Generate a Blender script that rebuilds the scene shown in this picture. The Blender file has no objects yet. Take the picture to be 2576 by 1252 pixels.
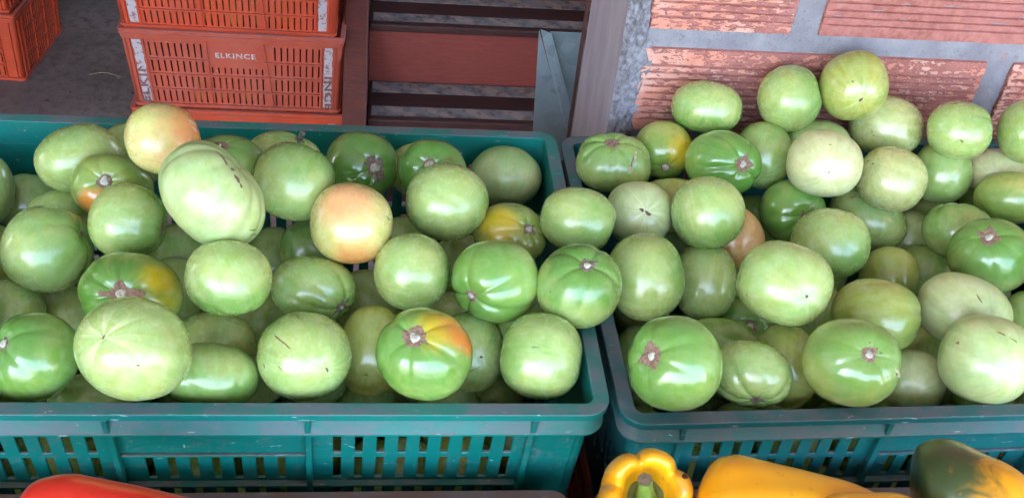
import bpy, bmesh, math, random
import numpy as np
from mathutils import Vector, Matrix, Quaternion

# ------------------------------------------------------------------ camera, sky, sun, exposure
CAM=dict(f=2640.36,loc=[-0.1821, -0.5502, 0.61388],r=[0.992539, -0.080692, 0.091403],u=[-0.019964, 0.631993, 0.774717],w=[0.12028, 0.770762, -0.625667])
Q6=[0.010017451704010598, 0.0009002063055490104, -0.012859938040843061, 0.012789188817808661, 0.01931318047507568, -0.022727725259032543]

S = bpy.context.scene
COL = S.collection
PXW, PXH = 2576.0, 1252.0          # pixel grid the lens was measured on
cam = bpy.data.cameras.new('camera'); camo = bpy.data.objects.new('camera', cam); COL.objects.link(camo)
cam.sensor_fit = 'HORIZONTAL'; cam.sensor_width = 36.0; cam.lens = 36.0 * CAM['f'] / PXW
cam.clip_start = 0.01; cam.clip_end = 400
_r, _u, _w = Vector(CAM['r']), Vector(CAM['u']), Vector(CAM['w'])
m = Matrix((_r, _u, -_w)).transposed().to_4x4(); m.translation = Vector(CAM['loc'])
camo.matrix_world = m
S.camera = camo
S.view_settings.view_transform = 'Standard'; S.view_settings.look = 'None'
S.view_settings.gamma = 1.0; S.view_settings.use_curve_mapping = False
S.view_settings.exposure = 4.05
S.cycles.use_denoising = True
S.cycles.max_bounces = 8; S.cycles.diffuse_bounces = 4
S.cycles.sample_clamp_indirect = 6.0

SUN_EL, SUN_AZ = math.radians(52), math.radians(262)   # the sun stands to the left, over the street
world = bpy.data.worlds.new('World'); S.world = world; world.use_nodes = True
wn = world.node_tree.nodes; wl = world.node_tree.links; wn.clear()
sky = wn.new('ShaderNodeTexSky'); sky.sky_type = 'NISHITA'; sky.sun_disc = False
sky.sun_elevation = SUN_EL; sky.sun_rotation = SUN_AZ
sky.air_density = 1.0; sky.dust_density = 4.0; sky.ozone_density = 1.0
bg = wn.new('ShaderNodeBackground'); bg.inputs['Strength'].default_value = 0.15
wo = wn.new('ShaderNodeOutputWorld'); wl.new(sky.outputs[0], bg.inputs[0]); wl.new(bg.outputs[0], wo.inputs[0])
sun = bpy.data.lights.new('sun', 'SUN'); sun.energy = 3.0; sun.angle = math.radians(0.5); sun.color = (1, .95, .88)
suno = bpy.data.objects.new('sun', sun); COL.objects.link(suno)
sd = Vector((math.sin(SUN_AZ)*math.cos(SUN_EL), math.cos(SUN_AZ)*math.cos(SUN_EL), math.sin(SUN_EL)))
suno.rotation_euler = sd.to_track_quat('Z', 'Y').to_euler()

# ------------------------------------------------------------------ helpers
def lin(r, g, b):
    f = lambda v: (v/255/12.92 if v/255 <= .04045 else ((v/255+.055)/1.055)**2.4)
    return (f(r), f(g), f(b), 1.0)

def mesh_from(name, V, F, mat=None, smooth=False):
    me = bpy.data.meshes.new(name); me.from_pydata([tuple(v) for v in V], [], [tuple(f) for f in F])
    if smooth: me.polygons.foreach_set('use_smooth', [True]*len(me.polygons))
    if mat: me.materials.append(mat)
    me.update(); return me

def link(name, me, parent=None, loc=None):
    o = bpy.data.objects.new(name, me); COL.objects.link(o)
    if parent: o.parent = parent
    if loc is not None: o.location = loc
    return o

def thing(name, label, cat, loc=(0, 0, 0), group=None):
    o = bpy.data.objects.new(name, None); COL.objects.link(o); o.location = loc
    o.empty_display_size = .02
    o['label'] = label; o['category'] = cat
    if group: o['group'] = group
    return o

def struct(o): o['kind'] = 'structure'; return o

def fix_normals(me):
    b = bmesh.new(); b.from_mesh(me); bmesh.ops.recalc_face_normals(b, faces=b.faces); b.to_mesh(me); b.free()

def box_data(x0, x1, y0, y1, z0, z1):
    V = [(x0,y0,z0),(x1,y0,z0),(x1,y1,z0),(x0,y1,z0),(x0,y0,z1),(x1,y0,z1),(x1,y1,z1),(x0,y1,z1)]
    F = [(0,3,2,1),(4,5,6,7),(0,1,5,4),(1,2,6,5),(2,3,7,6),(3,0,4,7)]
    return V, F

class MB:
    def __init__(s): s.V = []; s.F = []
    def add(s, V, F):
        n = len(s.V); s.V += [tuple(v) for v in V]; s.F += [tuple(i+n for i in f) for f in F]; return s
    def box(s, *a): return s.add(*box_data(*a))
    def mesh(s, name, mat, warp=None, smooth=False):
        V = [warp(v) for v in s.V] if warp else s.V
        return mesh_from(name, V, s.F, mat, smooth)

def bevel(o, w=.0007, seg=2):
    b = o.modifiers.new('bevel', 'BEVEL'); b.width = w; b.segments = seg; b.limit_method = 'ANGLE'; b.angle_limit = math.radians(40)
    b.harden_normals = False
    return o

# ------------------------------------------------------------------ material toolkit
class NT:
    def __init__(s, name):
        s.m = bpy.data.materials.new(name); s.m.use_nodes = True; s.t = s.m.node_tree; s.t.nodes.clear()
        s.out = s.t.nodes.new('ShaderNodeOutputMaterial'); s.p = s.t.nodes.new('ShaderNodeBsdfPrincipled')
        s.t.links.new(s.p.outputs[0], s.out.inputs[0])
    def n(s, t, **k):
        o = s.t.nodes.new('ShaderNode'+t)
        for a, b in k.items(): setattr(o, a, b)
        return o
    def l(s, a, b): s.t.links.new(a, b)
    def put(s, sock, v):
        if isinstance(v, bpy.types.NodeSocket): s.l(v, sock)
        else: sock.default_value = v
    def coord(s, kind='Object', sc=(1,1,1), rnd=False):
        c = s.n('TexCoord').outputs[kind]; mp = s.n('Mapping'); s.l(c, mp.inputs[0]); mp.inputs['Scale'].default_value = sc
        if rnd:
            oi = s.n('ObjectInfo'); mu = s.n('VectorMath', operation='SCALE'); mu.inputs[0].default_value = (7.3, 3.1, 5.7)
            s.l(oi.outputs['Random'], mu.inputs['Scale']); s.l(mu.outputs[0], mp.inputs['Location'])
        return mp.outputs[0]
    def noise(s, vec, scale, detail=3, rough=.55, dist=0, w=None):
        o = s.n('TexNoise')
        if w is not None: o.noise_dimensions = '4D'; s.put(o.inputs['W'], w)
        s.l(vec, o.inputs['Vector']); o.inputs['Scale'].default_value = scale; o.inputs['Detail'].default_value = detail
        o.inputs['Roughness'].default_value = rough; o.inputs['Distortion'].default_value = dist
        return o.outputs['Fac']
    def ramp(s, fac, a, b, c0=0.0, c1=1.0):
        o = s.n('MapRange'); o.interpolation_type = 'SMOOTHSTEP'; s.put(o.inputs['Value'], fac)
        s.put(o.inputs['From Min'], a); s.put(o.inputs['From Max'], b); s.put(o.inputs['To Min'], c0); s.put(o.inputs['To Max'], c1)
        return o.outputs[0]
    def math(s, op, a, b=0.0, clamp=False):
        o = s.n('Math', operation=op, use_clamp=clamp); s.put(o.inputs[0], a); s.put(o.inputs[1], b); return o.outputs[0]
    def mix(s, fac, a, b):
        o = s.n('Mix', data_type='RGBA'); s.put(o.inputs[0], fac); s.put(o.inputs[6], a); s.put(o.inputs[7], b); return o.outputs[2]
    def bump(s, h, strength=.3, dist=.001, normal=None):
        o = s.n('Bump'); s.put(o.inputs['Height'], h); o.inputs['Strength'].default_value = strength; o.inputs['Distance'].default_value = dist
        if normal: s.l(normal, o.inputs['Normal'])
        return o.outputs[0]
    def attr(s, name, kind='GEOMETRY', out='Color'):
        o = s.n('Attribute', attribute_type=kind, attribute_name=name); return o.outputs[out]
    def done(s, col=None, rough=.5, spec=.5, bump=None, **k):
        if col is not None: s.put(s.p.inputs['Base Color'], col)
        s.put(s.p.inputs['Roughness'], rough); s.put(s.p.inputs['Specular IOR Level'], spec)
        if bump is not None: s.l(bump, s.p.inputs['Normal'])
        for a, b in k.items(): s.put(s.p.inputs[a.replace('_', ' ')], b)
        return s.m

def plastic(name, base, dust, dust_amt=.9, rough=.38, scuff=(.5, .6, .6, 1), worn=None):
    t = NT(name); c = t.coord()
    n1 = t.noise(c, 9, 4); n2 = t.noise(c, 60, 4, .6); n3 = t.noise(c, 240, 3, .7)
    var = t.mix(t.ramp(n1, .3, .75), base, tuple(v*.82 for v in base[:3])+(1,))
    if worn: var = t.mix(t.math('MULTIPLY', t.ramp(t.noise(c, 5, 3), .45, .7), .6), var, worn)
    geo = t.n('NewGeometry'); sx = t.n('SeparateXYZ'); t.l(geo.outputs['Normal'], sx.inputs[0])
    upf = t.ramp(sx.outputs['Z'], .2, .5)
    n5 = t.noise(t.coord(sc=(1, 1.6, 3)), 22, 4, .6); dn = t.ramp(t.math('ADD', t.math('MULTIPLY', n5, .75), t.math('MULTIPLY', n2, .3)), .44, .60, .25, 1)
    df = t.math('MULTIPLY', t.math('MULTIPLY', upf, dn), dust_amt)
    # a little grime everywhere
    gr = t.math('MULTIPLY', t.ramp(t.math('ADD', t.math('MULTIPLY', n3, .5), t.math('MULTIPLY', n2, .5)), .52, .68), .35)
    col = t.mix(gr, var, dust); col = t.mix(df, col, dust)
    # pale scratches: stretched noise
    cs = t.coord(sc=(30, 220, 90)); ns = t.noise(cs, 2.2, 2, .5, 1.2)
    sc = t.math('MULTIPLY', t.ramp(ns, .70, .74), .55); col = t.mix(sc, col, scuff)
    rg = t.math('ADD', t.math('MULTIPLY', df, .4), t.math('ADD', rough, t.math('MULTIPLY', n2, .15)))
    h = t.math('ADD', t.math('MULTIPLY', n3, .4), n2)
    return t.done(col, rg, .45, t.bump(h, .25, .0006))

M = {}
M['teal'] = plastic('teal_plastic', lin(0, 116, 106), lin(98, 104, 110), .85)
M['teal_side'] = plastic('teal_wall_plastic', lin(0, 106, 98), lin(108, 102, 104), .85)
M['teal2'] = plastic('blue_teal_plastic', lin(14, 96, 98), lin(100, 98, 104), .82)
M['orange'] = plastic('orange_plastic', lin(206, 78, 46), lin(146, 104, 98), .85, scuff=(.5, .3, .25, 1), worn=lin(196, 88, 64))
M['orange_pale'] = plastic('faded_orange_plastic', lin(190, 84, 62), lin(156, 114, 114), .9, scuff=(.5, .33, .3, 1), worn=lin(188, 98, 80))
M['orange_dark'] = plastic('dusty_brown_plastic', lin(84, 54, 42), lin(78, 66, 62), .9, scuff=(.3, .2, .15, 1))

def m_paint():
    t = NT('worn_white_paint'); c = t.coord(); n = t.noise(c, 70, 4, .65); n2 = t.noise(c, 300, 2)
    col = t.mix(t.ramp(n, .5, .64), lin(196, 190, 196), lin(150, 92, 80))
    col = t.mix(t.math('MULTIPLY', n2, .4), col, lin(140, 120, 125))
    return t.done(col, .7, .3, t.bump(n, .4, .0006))
M['paint'] = m_paint()

def m_letter():
    t = NT('grimy_raised_lettering'); c = t.coord(); n = t.noise(c, 180, 3)
    return t.done(t.mix(n, lin(104, 64, 62), lin(150, 104, 100)), .7, .3)
M['letter_dark'] = m_letter()
def m_letter2():
    t = NT('white_lettering'); c = t.coord(); n = t.noise(c, 200, 3)
    return t.done(t.mix(t.ramp(n, .3, .7), lin(214, 206, 206), lin(170, 140, 138)), .6, .3)
M['letter'] = m_letter2()

def m_tomato():
    t = NT('tomato_skin'); t.m.displacement_method = 'BUMP'
    sc = t.attr('stemco', out='Vector'); base = t.attr('base', 'OBJECT'); tint = t.attr('tint'); tw = t.attr('tint', out='Alpha')
    shp = t.n('SeparateXYZ'); par = t.attr('par', 'OBJECT', 'Vector'); t.l(par, shp.inputs[0])  # sh, rays, gloss
    rnd = t.math('MULTIPLY', t.n('ObjectInfo').outputs['Random'], 37.0)
    z = t.n('SeparateXYZ'); t.l(sc, z.inputs[0]); zz = z.outputs['Z']
    # radially normalised coordinates: streaks run pole to pole
    cx = t.n('CombineXYZ'); t.l(z.outputs['X'], cx.inputs[0]); t.l(z.outputs['Y'], cx.inputs[1])
    nm = t.n('VectorMath', operation='NORMALIZE'); t.l(cx.outputs[0], nm.inputs[0])
    ad = t.n('VectorMath', operation='ADD'); t.l(nm.outputs[0], ad.inputs[0])
    cz = t.n('CombineXYZ'); t.l(t.math('MULTIPLY', zz, .22), cz.inputs[2]); t.l(cz.outputs[0], ad.inputs[1])
    streak = t.noise(ad.outputs[0], 4.5, 4, .6, .3, rnd)
    fine = t.noise(ad.outputs[0], 15, 3, .6, .2, rnd)
    big = t.noise(sc, 1.3, 2, .5, .3, rnd); mid = t.noise(sc, 4.5, 3, .55, .2, rnd)
    # base colour varies from yellowish to greener
    hs = t.n('HueSaturation'); t.put(hs.inputs['Hue'], t.ramp(big, .3, .7, .478, .515)); t.put(hs.inputs['Saturation'], t.ramp(mid, .25, .75, 1.1, .9))
    t.put(hs.inputs['Value'], t.ramp(t.math('ADD', t.math('MULTIPLY', streak, .6), t.math('MULTIPLY', mid, .4)), .25, .75, .78, 1.18)); t.l(base, hs.inputs['Color'])
    col = hs.outputs[0]
    # dark shoulders
    e = t.math('ADD', zz, t.math('MULTIPLY', t.math('SUBTRACT', t.math('ADD', t.math('MULTIPLY', streak, 1.2), t.math('MULTIPLY', big, .9)), 1.05), 1.2))
    f = t.math('MULTIPLY', t.ramp(e, -.25, .85), shp.outputs['X'])
    dark = t.mix(fine, lin(64, 118, 34), lin(92, 148, 58))
    col = t.mix(t.math('MULTIPLY', f, .92), col, dark)
    # greener streaks across the middle
    col = t.mix(t.math('MULTIPLY', t.ramp(streak, .55, .75), t.math('ADD', .20, t.math('MULTIPLY', shp.outputs['X'], .3))), col, lin(92, 146, 52))
    # pale rays round the blossom end
    ray = t.math('MULTIPLY', t.ramp(t.math('ADD', zz, t.math('MULTIPLY', mid, .35)), -.55, -.92), t.math('MULTIPLY', t.ramp(t.noise(ad.outputs[0], 2.2, 2, .5, .5, rnd), .50, .68), shp.outputs['Y']))
    col = t.mix(t.math('MULTIPLY', ray, .8), col, lin(226, 230, 178))
    # ripening
    bw = t.ramp(t.math('ADD', tw, t.math('MULTIPLY', t.math('SUBTRACT', t.math('ADD', t.math('MULTIPLY', streak, .6), t.math('MULTIPLY', mid, .4)), .5), .9)), .12, .85)
    bw = t.math('MULTIPLY', bw, t.ramp(tw, .0, .12)); col = t.mix(bw, col, tint)
    # lenticels and small specks
    spk = t.noise(sc, 55, 2, .5, 0, rnd); col = t.mix(t.math('MULTIPLY', t.ramp(spk, .66, .74), .10), col, lin(205, 215, 160))
    sp2 = t.noise(sc, 17, 2, .4, 0, rnd); col = t.mix(t.math('MULTIPLY', t.ramp(sp2, .755, .775), .7), col, lin(112, 98, 52))
    sp3 = t.noise(sc, 9, 4, .7, .6, rnd); col = t.mix(t.math('MULTIPLY', t.ramp(sp3, .68, .78), .2), col, lin(138, 140, 84))
    mt = t.noise(sc, 14, 4, .7, .3, rnd); h2 = t.n('HueSaturation'); t.put(h2.inputs['Value'], t.ramp(mt, .3, .7, .96, 1.04)); t.put(h2.inputs['Saturation'], t.ramp(mt, .3, .7, 1.02, .98)); t.l(col, h2.inputs['Color']); col = h2.outputs[0]
    pr = t.noise(sc, 130, 2, .6, 0, rnd); col = t.mix(t.math('MULTIPLY', t.ramp(pr, .55, .72), .07), col, lin(96, 118, 60))
    # greyish bloom / handling dust
    col = t.mix(t.math('MULTIPLY', t.ramp(t.noise(sc, 2.2, 4, .6, 0, t.math('ADD', rnd, 9.0)), .45, .8), .12), col, lin(166, 170, 136))
    rg = t.math('ADD', t.math('MULTIPLY', t.noise(sc, 6, 3, .6, 0, rnd), .14), t.math('SUBTRACT', .28, t.math('MULTIPLY', shp.outputs['Z'], .17)))
    h = t.math('ADD', t.math('MULTIPLY', t.noise(sc, 28, 2), .12), t.math('ADD', t.math('MULTIPLY', t.noise(sc, 6, 2), .5), t.math('MULTIPLY', fine, .5)))
    return t.done(col, rg, .7, t.bump(h, .16, .0012), Coat_Weight=t.math('ADD', .08, t.math('MULTIPLY', shp.outputs['Z'], .5)), Coat_Roughness=.13,
                  Subsurface_Weight=.12, Subsurface_Scale=.004)
M['skin'] = m_tomato()

def m_cork(name, a, b, sc=900, rough=.85, bs=.7):
    t = NT(name); c = t.coord(rnd=True); n = t.noise(c, sc*.4, 4, .7); v = t.n('TexVoronoi', feature='F1'); t.l(c, v.inputs['Vector']); v.inputs['Scale'].default_value = sc
    col = t.mix(t.ramp(n, .3, .7), a, b)
    col = t.mix(t.ramp(v.outputs['Distance'], .1, .6, .35, 0), col, tuple(x*.35 for x in a[:3])+(1,))
    return t.done(col, rough, .2, t.bump(t.math('ADD', n, v.outputs['Distance']), bs, .0008))
M['cork'] = m_cork('brown_cork_scar', lin(122, 96, 80), lin(160, 132, 112))
M['cork_grey'] = m_cork('grey_brown_cork_scar', lin(104, 88, 76), lin(148, 132, 116))
M['stem_end'] = m_cork('pale_stem_end', lin(172, 168, 148), lin(224, 222, 206), 1200)
M['crack'] = m_cork('dark_crack', lin(92, 74, 60), lin(132, 112, 94))
M['tan'] = m_cork('tan_scratch', lin(128, 104, 74), lin(158, 136, 96), 700, .7, .4)
M['seam'] = m_cork('pale_seam', lin(150, 140, 104), lin(200, 202, 160), 700, .6, .4)
M['speck'] = m_cork('olive_speck', lin(104, 104, 52), lin(132, 132, 76), 700, .6, .2)
M['smudge'] = m_cork('pink_brown_smudge', lin(150, 128, 88), lin(164, 140, 96), 300, .6, .15)
M['stub'] = m_cork('dry_stem', lin(74, 80, 66), lin(112, 116, 98), 600)

def m_pepper(name, a, b, dark):
    t = NT(name); c = t.coord(rnd=True); n = t.noise(c, 14, 3); n2 = t.noise(c, 160, 2); tint = t.attr('tint'); tw = t.attr('tint', out='Alpha')
    col = t.mix(t.ramp(n, .3, .7), a, b)
    f = t.ramp(t.math('ADD', tw, t.math('MULTIPLY', t.math('SUBTRACT', t.noise(c, 45, 5, .65, 1), .5), .9)), .15, .75)
    col = t.mix(f, col, tint); col = t.mix(t.math('MULTIPLY', t.ramp(n2, .66, .74), .3), col, dark)
    return t.done(col, t.math('ADD', .24, t.math('MULTIPLY', n, .12)), .5, t.bump(t.math('ADD', n, t.math('MULTIPLY', n2, .15)), .12, .002), Subsurface_Weight=.1, Subsurface_Scale=.004, Coat_Weight=.25, Coat_Roughness=.15)
M['pep_y'] = m_pepper('yellow_pepper_skin', lin(222, 146, 12), lin(232, 166, 22), lin(170, 100, 20))
M['pep_r'] = m_pepper('red_pepper_skin', lin(196, 26, 14), lin(208, 44, 22), lin(120, 20, 12))
def simple(name, a, b, sc=30, rough=.7, spec=.3, bs=.3, bd=.001, det=4):
    t = NT(name); c = t.coord(rnd=True); n = t.noise(c, sc, det, .6)
    return t.done(t.mix(t.ramp(n, .3, .7), a, b), rough, spec, t.bump(n, bs, bd))
M['pep_stem'] = simple('pepper_stem', lin(112, 140, 62), lin(88, 118, 44), 200, .5)
M['pep_cap'] = simple('pepper_stem_cut', lin(120, 104, 78), lin(92, 74, 56), 500, .8)
M['pep_in'] = simple('pepper_calyx', lin(78, 84, 30), lin(104, 110, 40), 120, .5)
M['rot'] = simple('rot_spot', lin(46, 24, 22), lin(80, 40, 30), 400, .7)

def m_floor():
    t = NT('dark_concrete_floor'); c = t.coord(); n = t.noise(c, 2.5, 5, .6); n2 = t.noise(c, 28, 6, .7); n3 = t.noise(c, 160, 3)
    col = t.mix(t.ramp(n, .3, .7), lin(138, 126, 122), lin(112, 102, 100)); col = t.mix(t.ramp(n2, .4, .75), col, lin(94, 84, 82))
    col = t.mix(t.math('MULTIPLY', t.ramp(n3, .6, .75), .5), col, lin(128, 122, 120))
    return t.done(col, .75, .3, t.bump(t.math('ADD', n2, t.math('MULTIPLY', n3, .3)), .5, .004))
M['floor'] = m_floor()
M['street'] = simple('sunlit_concrete', lin(100, 99, 98), lin(84, 83, 83), 3, .9, .2)
M['ceil'] = simple('canopy_underside', lin(222, 220, 216), lin(208, 206, 202), 3, .9, .2)  # kept pale so the unseen roof and added side walls bounce fill light
M['inwall'] = simple('shop_inner_wall', lin(110, 92, 86), lin(92, 78, 74), 2, .9, .2)

def m_brick():
    t = NT('ribbed_clay_with_flaking_paint'); c = t.coord(rnd=True); cs = t.coord(sc=(1, 1, 2.6), rnd=True)
    n = t.noise(cs, 85, 5, .62, .6); n2 = t.noise(c, 120, 4, .65); n3 = t.noise(c, 9, 2); n4 = t.noise(c, 380, 3, .7)
    rnd = t.n('ObjectInfo').outputs['Random']
    clay = t.mix(t.ramp(n2, .3, .7), lin(174, 116, 106), lin(146, 90, 82))
    clay = t.mix(t.math('MULTIPLY', t.ramp(n3, .4, .7), .5), clay, lin(172, 116, 110))
    paint = t.mix(t.ramp(t.noise(c, 16, 3), .45, .62), lin(202, 136, 116), lin(206, 160, 144))
    th = t.math('ADD', .50, t.math('MULTIPLY', t.math('SUBTRACT', t.attr('flake', 'OBJECT', 'Fac'), .5), .36))
    ob = t.n('SeparateXYZ'); t.l(t.n('TexCoord').outputs['Object'], ob.inputs[0])
    th = t.math('ADD', th, t.ramp(ob.outputs['X'], .01, .12, -.09, .03))
    th = t.math('ADD', th, t.ramp(ob.outputs['Y'], .0012, .0028, 0, .22))
    pf = t.ramp(t.math('SUBTRACT', t.math('ADD', n, t.math('MULTIPLY', t.math('SUBTRACT', n2, .5), .35)), th), .0, .025)
    edge = t.math('MULTIPLY', t.math('SUBTRACT', t.ramp(t.math('SUBTRACT', n, th), -.045, .0), pf, True), .55)
    col = t.mix(pf, t.mix(edge, clay, lin(104, 66, 66)), paint)
    col = t.mix(t.math('MULTIPLY', t.ramp(n4, .5, .75), .28), col, lin(124, 100, 104))
    return t.done(col, .88, .2, t.bump(t.math('ADD', t.math('MULTIPLY', pf, .7), t.math('ADD', t.math('MULTIPLY', n4, .4), n2)), .6, .0018))
M['brick'] = m_brick()
def m_mortar():
    t = NT('grey_mortar'); c = t.coord(); n = t.noise(c, 18, 5, .65); n2 = t.noise(c, 130, 5, .7); n3 = t.noise(c, 500, 2)
    col = t.mix(t.ramp(n, .3, .7), lin(146, 146, 152), lin(124, 122, 130)); col = t.mix(t.math('MULTIPLY', t.ramp(n2, .55, .75), .6), col, lin(96, 90, 96))
    col = t.mix(t.math('MULTIPLY', t.ramp(t.noise(c, 40, 3), .66, .72), .6), col, lin(176, 128, 112))
    return t.done(col, .9, .2, t.bump(t.math('ADD', t.math('ADD', n2, n), t.math('MULTIPLY', n3, .3)), .7, .003))
M['mortar'] = m_mortar()
M['rough_cement'] = simple('rough_cement', lin(150, 150, 158), lin(104, 102, 108), 150, .95, .2, .9, .004, 6)
def m_plaster():
    t = NT('smooth_grey_plaster'); c = t.coord(sc=(1, 1, .25)); n = t.noise(c, 30, 4, .6); n2 = t.noise(t.coord(), 250, 3)
    col = t.mix(t.ramp(n, .3, .7), lin(172, 164, 170), lin(154, 144, 152))
    col = t.mix(t.math('MULTIPLY', t.ramp(n2, .68, .74), .4), col, lin(150, 140, 140))
    return t.done(col, .7, .3, t.bump(n2, .25, .001))
M['plaster'] = m_plaster()
M['door_brown'] = simple('brown_painted_steel', lin(92, 56, 50), lin(74, 44, 40), 40, .5, .4)
def m_metal():
    t = NT('galvanised_sheet'); c = t.coord(); v = t.n('TexVoronoi'); t.l(c, v.inputs['Vector']); v.inputs['Scale'].default_value = 60
    n = t.noise(c, 12, 3); col = t.mix(n, lin(128, 148, 150), lin(96, 118, 122)); col = t.mix(.25, col, v.outputs['Color'])
    hs = t.n('HueSaturation'); hs.inputs['Saturation'].default_value = .25; t.l(col, hs.inputs['Color'])
    col = t.mix(.6, hs.outputs[0], t.mix(n, lin(132, 154, 156), lin(106, 130, 132)))
    return t.done(col, t.math('ADD', .35, t.math('MULTIPLY', n, .25)), .5, t.bump(n, .1, .002), Metallic=.0)
M['metal'] = m_metal()
def m_wood(name, a, b, rough=.5):
    t = NT(name); c = t.coord(sc=(2, 14, 14)); n = t.noise(c, 9, 5, .65, .6); n2 = t.noise(t.coord(), 3, 2)
    col = t.mix(t.ramp(n, .3, .7), a, b); col = t.mix(t.math('MULTIPLY', t.ramp(n2, .4, .7), .4), col, tuple(x*.75 for x in a[:3])+(1,))
    return t.done(col, rough, .35, t.bump(n, .2, .001))
M['nosing'] = m_wood('dark_nosing', lin(80, 50, 48), lin(60, 40, 40), .45)
M['riser'] = m_wood('red_brown_board', lin(150, 74, 66), lin(134, 64, 58), .5)
M['tread'] = m_wood('dark_brown_tread', lin(66, 44, 44), lin(46, 32, 32), .5)
M['frame'] = m_wood('brown_stair_frame', lin(108, 56, 48), lin(84, 48, 46), .5)
M['straw'] = simple('dry_straw', lin(150, 138, 110), lin(128, 112, 88), 60, .8)
M['scrap'] = simple('dry_scrap', lin(96, 84, 74), lin(70, 60, 56), 60, .8)
M['table'] = m_wood('table_board', lin(110, 84, 66), lin(90, 68, 54), .7)
def m_strip():
    t = NT('grey_hatched_grip_strip'); c = t.coord(); sx = t.n('SeparateXYZ'); t.l(c, sx.inputs[0])
    w = t.math('FRACT', t.math('ADD', t.math('MULTIPLY', sx.outputs['X'], 9.0), t.math('MULTIPLY', sx.outputs['Y'], 12.0)))
    f = t.math('MULTIPLY', t.ramp(w, .48, .52), t.ramp(w, .99, .96)); n = t.noise(c, 40, 4)
    col = t.mix(f, lin(128, 124, 126), lin(150, 136, 130)); col = t.mix(t.ramp(n, .4, .8), col, lin(76, 68, 72))
    return t.done(col, .8, .3, t.bump(t.noise(c, 700, 2), .4, .0006))
M['strip'] = m_strip()
M['fruit'] = simple('fruit_in_crate', lin(190, 130, 50), lin(130, 120, 40), 20, .4)

# ------------------------------------------------------------------ setting
FZ = -1.255
o = struct(link('floor', mesh_from('floor', *box_data(-3.2, 3.2, .5, 4.6, FZ-.1, FZ), M['floor'])))
o = struct(link('ground', mesh_from('ground', *box_data(-60, 60, -60, 60, FZ-.25, FZ-.1), M['street'])))
o = struct(link('pavement', mesh_from('pavement', *box_data(-9, 9, -14, .5, FZ-.1, FZ-.004), M['street'])))
o = struct(link('unseen_canopy', mesh_from('unseen_canopy', *box_data(-5, 5, -2.15, 5, 1.65, 1.75), M['ceil'])))  # roof out of view, its front edge set to shape the sky light
for x in (-2.45, 2.6):  # unseen side walls, added to narrow the opening to the sky
    o = struct(link('light_blocking_wall', mesh_from('wall', *box_data(x-.1, x+.1, -2.15, .42, FZ-.1, 1.65), M['ceil'])))
o = thing('shop_wall', 'plain dim wall at the back of the shop, behind the stairs', 'wall', (0, 4.4, FZ))
link('wall', mesh_from('wall', *box_data(-3.2, 3.2, 0, .15, 0, 2.75), M['inwall']), o)
o = thing('side_wall', 'plain dim side wall of the shop, left of the orange crates', 'wall', (-2.9, .6, FZ))
link('wall', mesh_from('wall', *box_data(-.15, 0, 0, 3.8, 0, 2.75), M['inwall']), o)

# brick wall: hollow clay blocks with ribbed faces, one object each
WY, BX0, BW, BH, MJ = .43, .0845, .389, .103, .0215
wall = thing('brick_wall', 'unfinished wall of ribbed clay blocks with grey mortar and flaking salmon paint', 'brick wall', (0, WY, 0))
mb = MB().box(.0845, 2.2, .0035, .17, FZ, 1.64)
b = link('mortar', mb.mesh('mortar', M['mortar']), wall)
def ribbed(name, w, h, seed):
    rnd = random.Random(seed); V = []; prof = []
    # profile over the height: flat margins and nine grooves
    marg = h*.13; n = 9; g = (h-2*marg)/n
    prof.append((0.0, .006)); prof.append((.001, .001)); prof.append((marg*.9, 0))
    z = marg
    for i in range(n):
        prof += [(z, 0.0), (z+g*.10, .0030), (z+g*.28, .0031), (z+g*.40, .0003)]; z += g
    prof += [(h-marg*.9, 0), (h-.001, .001), (h, .006)]
    nx = 26
    for i in range(nx+1):
        x = w*i/nx if 2 < i < nx-2 else (0, .0015, .012)[i] if i < 3 else w-(0, .0015, .012)[nx-i]
        for j_, (zz, y) in enumerate(prof):
            wob = .0005*math.sin(zz*400+i*1.7+seed)+rnd.uniform(-.0003, .0003)
            if i < 2 or i > nx-2: y = y if j_ in (0, 1, len(prof)-2, len(prof)-1) else 0
            V.append((x+(rnd.uniform(-.0012, .0012) if i in (0, 1, nx-1, nx) else 0), y+wob+(0.005 if i in (0, nx) else 0), zz))
    P = len(prof); F = []
    for i in range(nx):
        for j in range(P-1):
            a = i*P+j; F.append((a, a+P, a+P+1, a+1))
    return mesh_from(name, V, F, M['brick'])
brick_full = [ribbed('brick', BW, BH, s) for s in (1, 2, 3)]
brick_half = ribbed('brick_cut', .155, BH, 5)
rb = random.Random(4); z0 = -.0065
for k in range(-10, 12):
    zb = z0 + k*(BH+MJ)
    if zb < FZ or zb+BH > 1.49: continue
    x = BX0 + .002
    first = True
    while x < 1.75:
        if first and k % 2: me, w = brick_half, .155
        else: me, w = brick_full[rb.randrange(3)], BW
        o = link('brick', me, wall, (x, -.0005+rb.uniform(-.001, .001), zb))
        o['flake'] = .50 if (k % 2 == 0 and first) else (.50 if (k % 2 and first) else (1.3 if k % 2 else .62))
        x += w + .0302; first = False

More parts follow.
